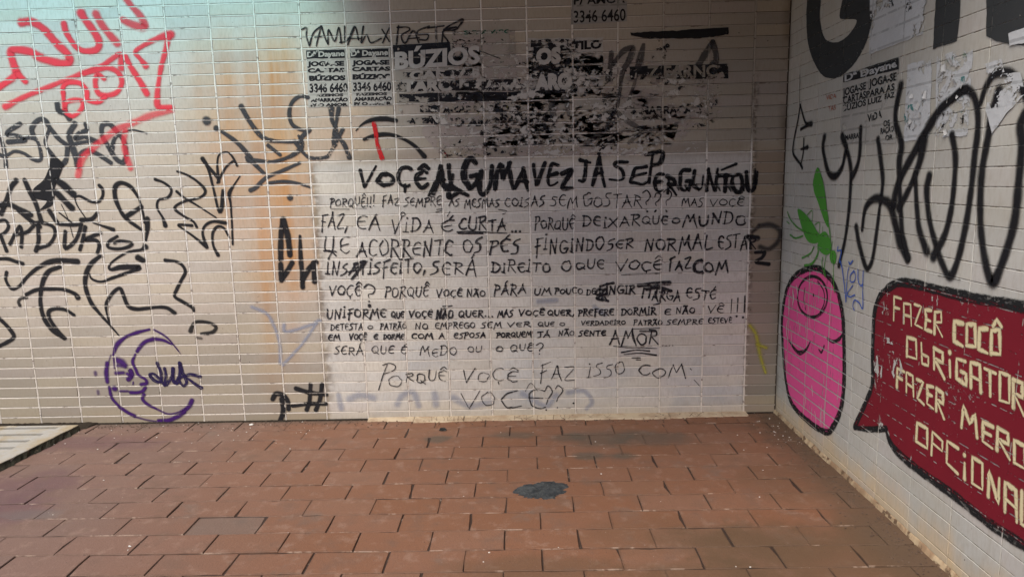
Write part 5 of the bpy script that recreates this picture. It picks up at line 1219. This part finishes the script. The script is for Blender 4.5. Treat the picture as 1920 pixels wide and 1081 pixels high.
slots_r = [FL(p, y, HZ)[0] for p, y in ((107, 802), (81, 813), (56, 825), (28, 838), (0, 852))]; 
while len(slots_r) < len(slots): slots_r.append(slots_r[-1]-.02)
sw = .030
rimx = lambda y: ex_at(y)-.012
ytop = ey
xr = lambda y: np.interp(y, slots[::-1], slots_r[::-1])
slabpoly(ytop, YE, lambda y: float(xr(y)), ex_at, .012, HZ, M_CON, 'rim', 40, .0014)
prev = ytop
for i, sy in enumerate(slots+[YE-sw]):
    slabpoly(prev, sy+sw*.5, lambda y: XW, lambda y: float(xr(y))-.0005, .012, HZ-.0006, M_CON, 'bar')
    prev = sy-sw*.5
slabpoly(ytop-.003, YE+.003, lambda y: XW, lambda y: ex_at(y)-.009, -.004, .0118, M_MOS, 'base', 30, .002)
V = []; Fc = []
n = 60
for i in range(n+1):
    y = ytop+(YE-ytop)*i/n; 
    for zz, off in ((HZ-.004, .0012), (HZ*.55, .004+random.gauss(0, .002)), (-.002, .012+random.gauss(0, .004))): V.append((ex_at(y)+off, y, zz))
for i in range(n):
    for q in range(2): k = i*3+q; Fc.append((k, k+3, k+4, k+1))
link('mossy_edge', pmesh('mossy_edge', V, Fc, M_MOS), dr)
# worm-like lump of mortar lying in the first slot
g = G('mortar_crumb'); M_CRB = g.out(g.mix(g.noise(g.pos(), 60, 4), (.42, .38, .30), (.25, .21, .16)), .9)
a, b_ = FL(15, 799.5, HZ); tag(link('mortar_lump', blob('mortar_lump', a+.02, b_, .045, .008, M_CRB, HZ-.001, .005, 24, .2, 4)), 'small mortar lump lying on the slot of the drain cover', 'mortar lump')

# grime gap along the foot of the wall, left part
g = G('black_grime'); P = g.pos(); M_GRM = g.out(g.mix(g.noise(P, 50, 5, .7), (.012, .010, .008), (.05, .04, .03)), .95, g.bump(g.noise(P, 80, 5, .7), .8, .005), spec=.05)
V = []; Fc = []; n = 260; x0_, x1_ = -1.7, FL(690, 790)[0]
for i in range(n+1):
    x = x0_+(x1_-x0_)*i/n; t = max(0, 1-(x-x0_)/(x1_-x0_)); hgt = .004+.010*t*abs(random.gauss(.5, .4)); d_ = .008+.022*t*abs(random.gauss(.6, .3))
    if x < ex+.03: hgt = .010+.004*random.random(); d_ = -ey-.001
    for y_, z_ in ((-.0013, hgt), (-d_*.5, hgt*.6), (-d_, -.003)): V.append((x, y_, z_))
for i in range(n):
    for q in range(2): k = i*3+q; Fc.append((k, k+1, k+4, k+3))
tag(link('grime', pmesh('grime', V, Fc, M_GRM)), 'black dirt packed along the foot of the back wall', 'dirt', kind='stuff')

# litter: flakes of paint and grit
def flakes(n, posf, smin, smax, mat, name, lbl):
    V = []; Fc = []
    for _ in range(n):
        x, y = posf(); s = random.uniform(smin, smax); a = random.uniform(0, 6.3); k = len(V); m = random.choice((4, 5))
        for lv in (0, 1):
            for i in range(m):
                b2 = a+i*2*math.pi/m; r = s*random.uniform(.6, 1.1)*(1-.25*lv); V.append((x+r*math.cos(b2), y+r*.7*math.sin(b2), .0006+lv*s*.45+random.uniform(0, .0008)))
        Fc.append(tuple(k+m+i for i in range(m)))
        for i in range(m): j = (i+1) % m; Fc.append((k+i, k+j, k+m+j, k+m+i))
    tag(link(name, pmesh(name, V, Fc, mat)), lbl, 'litter', kind='stuff')
g = G('paint_chip'); M_CHP = g.out((.60, .56, .50), .7)
g = G('dark_grit'); M_GRT = g.out(g.mix(g.noise(g.pos(), 30, 2), (.05, .035, .028), (.14, .09, .06)), .9)
def pf():
    t = random.random()
    if t < .55: x = random.uniform(-.3, 1.5); return x, -abs(random.gauss(0, .22))-.015
    if t < .8: return random.uniform(-.2, W-.1), -random.uniform(.03, 2.2)
    y = -random.uniform(0, .5); return W-.03-abs(random.gauss(0, .1)), y
flakes(150, pf, .0018, .0052, M_CHP, 'paint_chips', 'pale paint chips strewn over the paving')
def pf2():
    t = random.random()
    if t < .5: return random.uniform(-.4, W-.05), -abs(random.gauss(0, .06))-.012
    y = -random.uniform(0, 2.3); return W-.02-abs(random.gauss(0, .07)), y
flakes(1500, pf2, .0015, .0065, M_GRT, 'grit', 'dark grit gathered at the foot of both walls')
cx_, cy_ = FL(830, 806)
g = G('black_plastic'); M_BP = g.out((.02, .02, .018), .5)
g2 = G('white_scrap'); M_WS = g2.out((.6, .58, .54), .7)
def scrap(name, px, py, rx, ry, h, mat, lbl, cat):
    x, y = FL(px, py); V = []; Fc = []; n = 7
    for lv in range(3):
        for i in range(n):
            a = 2*math.pi*i/n+lv*.3; r = random.uniform(.65, 1.1)*(1, .8, .45)[lv]; V.append((x+rx*r*math.cos(a), y+ry*r*math.sin(a), .001+(0, .5, 1)[lv]*h*random.uniform(.7, 1.2)))
    for lv in range(2):
        for i in range(n): j = (i+1) % n; Fc.append((lv*n+i, lv*n+j, lv*n+n+j, lv*n+n+i))
    Fc.append(tuple(2*n+i for i in range(n))); tag(link(name, pmesh(name, V, Fc, mat)), lbl, cat)
scrap('plastic_scrap', 830, 806, .030, .018, .014, M_BP, 'crumpled black scrap on the paving below the message', 'scrap')
scrap('paper_scrap', 471, 796, .016, .008, .006, M_WS, 'tiny white paper scrap at the foot of the wall', 'scrap')
scrap('dry_leaf', 1500, 822, .024, .012, .006, M_GRT, 'small dark dry leaf near the corner of the paving', 'leaf')
scrap('cigarette_end', 243, 1024, .007, .004, .004, M_WS, 'small white cigarette end on the lower left paving', 'cigarette end')

# ------------------------------------------------------------------ unseen roof, sheet and wall that shape the light
g = G('concrete_ceiling'); M_CEI = g.out(g.mix(g.noise(g.pos(), 3, 5), (.30, .28, .25), (.38, .36, .33)), .9)
RX0, RY0, PX0, PY0 = 1.45, -2.05, -1.1, -.55
OY, OH = -9.0, 5.0
ob_ = empty('sun_block_wall', (1, OY, 0)); tag(ob_, 'unseen concrete wall added behind the viewer to block low sun', 'wall')  # added out of view to cut the sun on the lower wall
V = []; Fc = []; boxv(-9, W+3, OY-.3, OY, 0, OH, V, Fc); link('masonry', pmesh('masonry', V, Fc, M_CEI), ob_)
rf = empty('shading_roof', (3, -2, HT)); tag(rf, 'unseen concrete roof slab shaped to shade the right half of the passage', 'roof')
V = []; Fc = []; boxv(RX0, W+1.5, RY0, -.02, HT, HT+.12, V, Fc); link('slab', pmesh('slab', V, Fc, M_CEI), rf)  # slab edges set by the shade they throw on the upper right
g = G('cyan_light_filter'); tr = g.n('ShaderNodeBsdfTransparent'); tr.inputs[0].default_value = (.47, .97, 1.0, 1); oo = g.n('ShaderNodeOutputMaterial'); g.t.links.new(tr.outputs[0], oo.inputs[0]); M_TIN = g.m
pn = empty('tint_sheet', (1.2, -.5, HT)); tag(pn, 'unseen sea green sheet added above the back wall to tint the light', 'light filter')  # added out of view to colour the top left light cyan
V = []; Fc = []
n = 90
for i in range(n+1):
    x = PX0+(RX0-.01-PX0)*i/n; z = HT+.03+.012*math.sin(i*1.1); V += [(x, PY0, z), (x, -.03, z)]
for i in range(n): Fc.append((2*i, 2*i+2, 2*i+3, 2*i+1))
link('sheet', pmesh('sheet', V, Fc, M_TIN), pn)
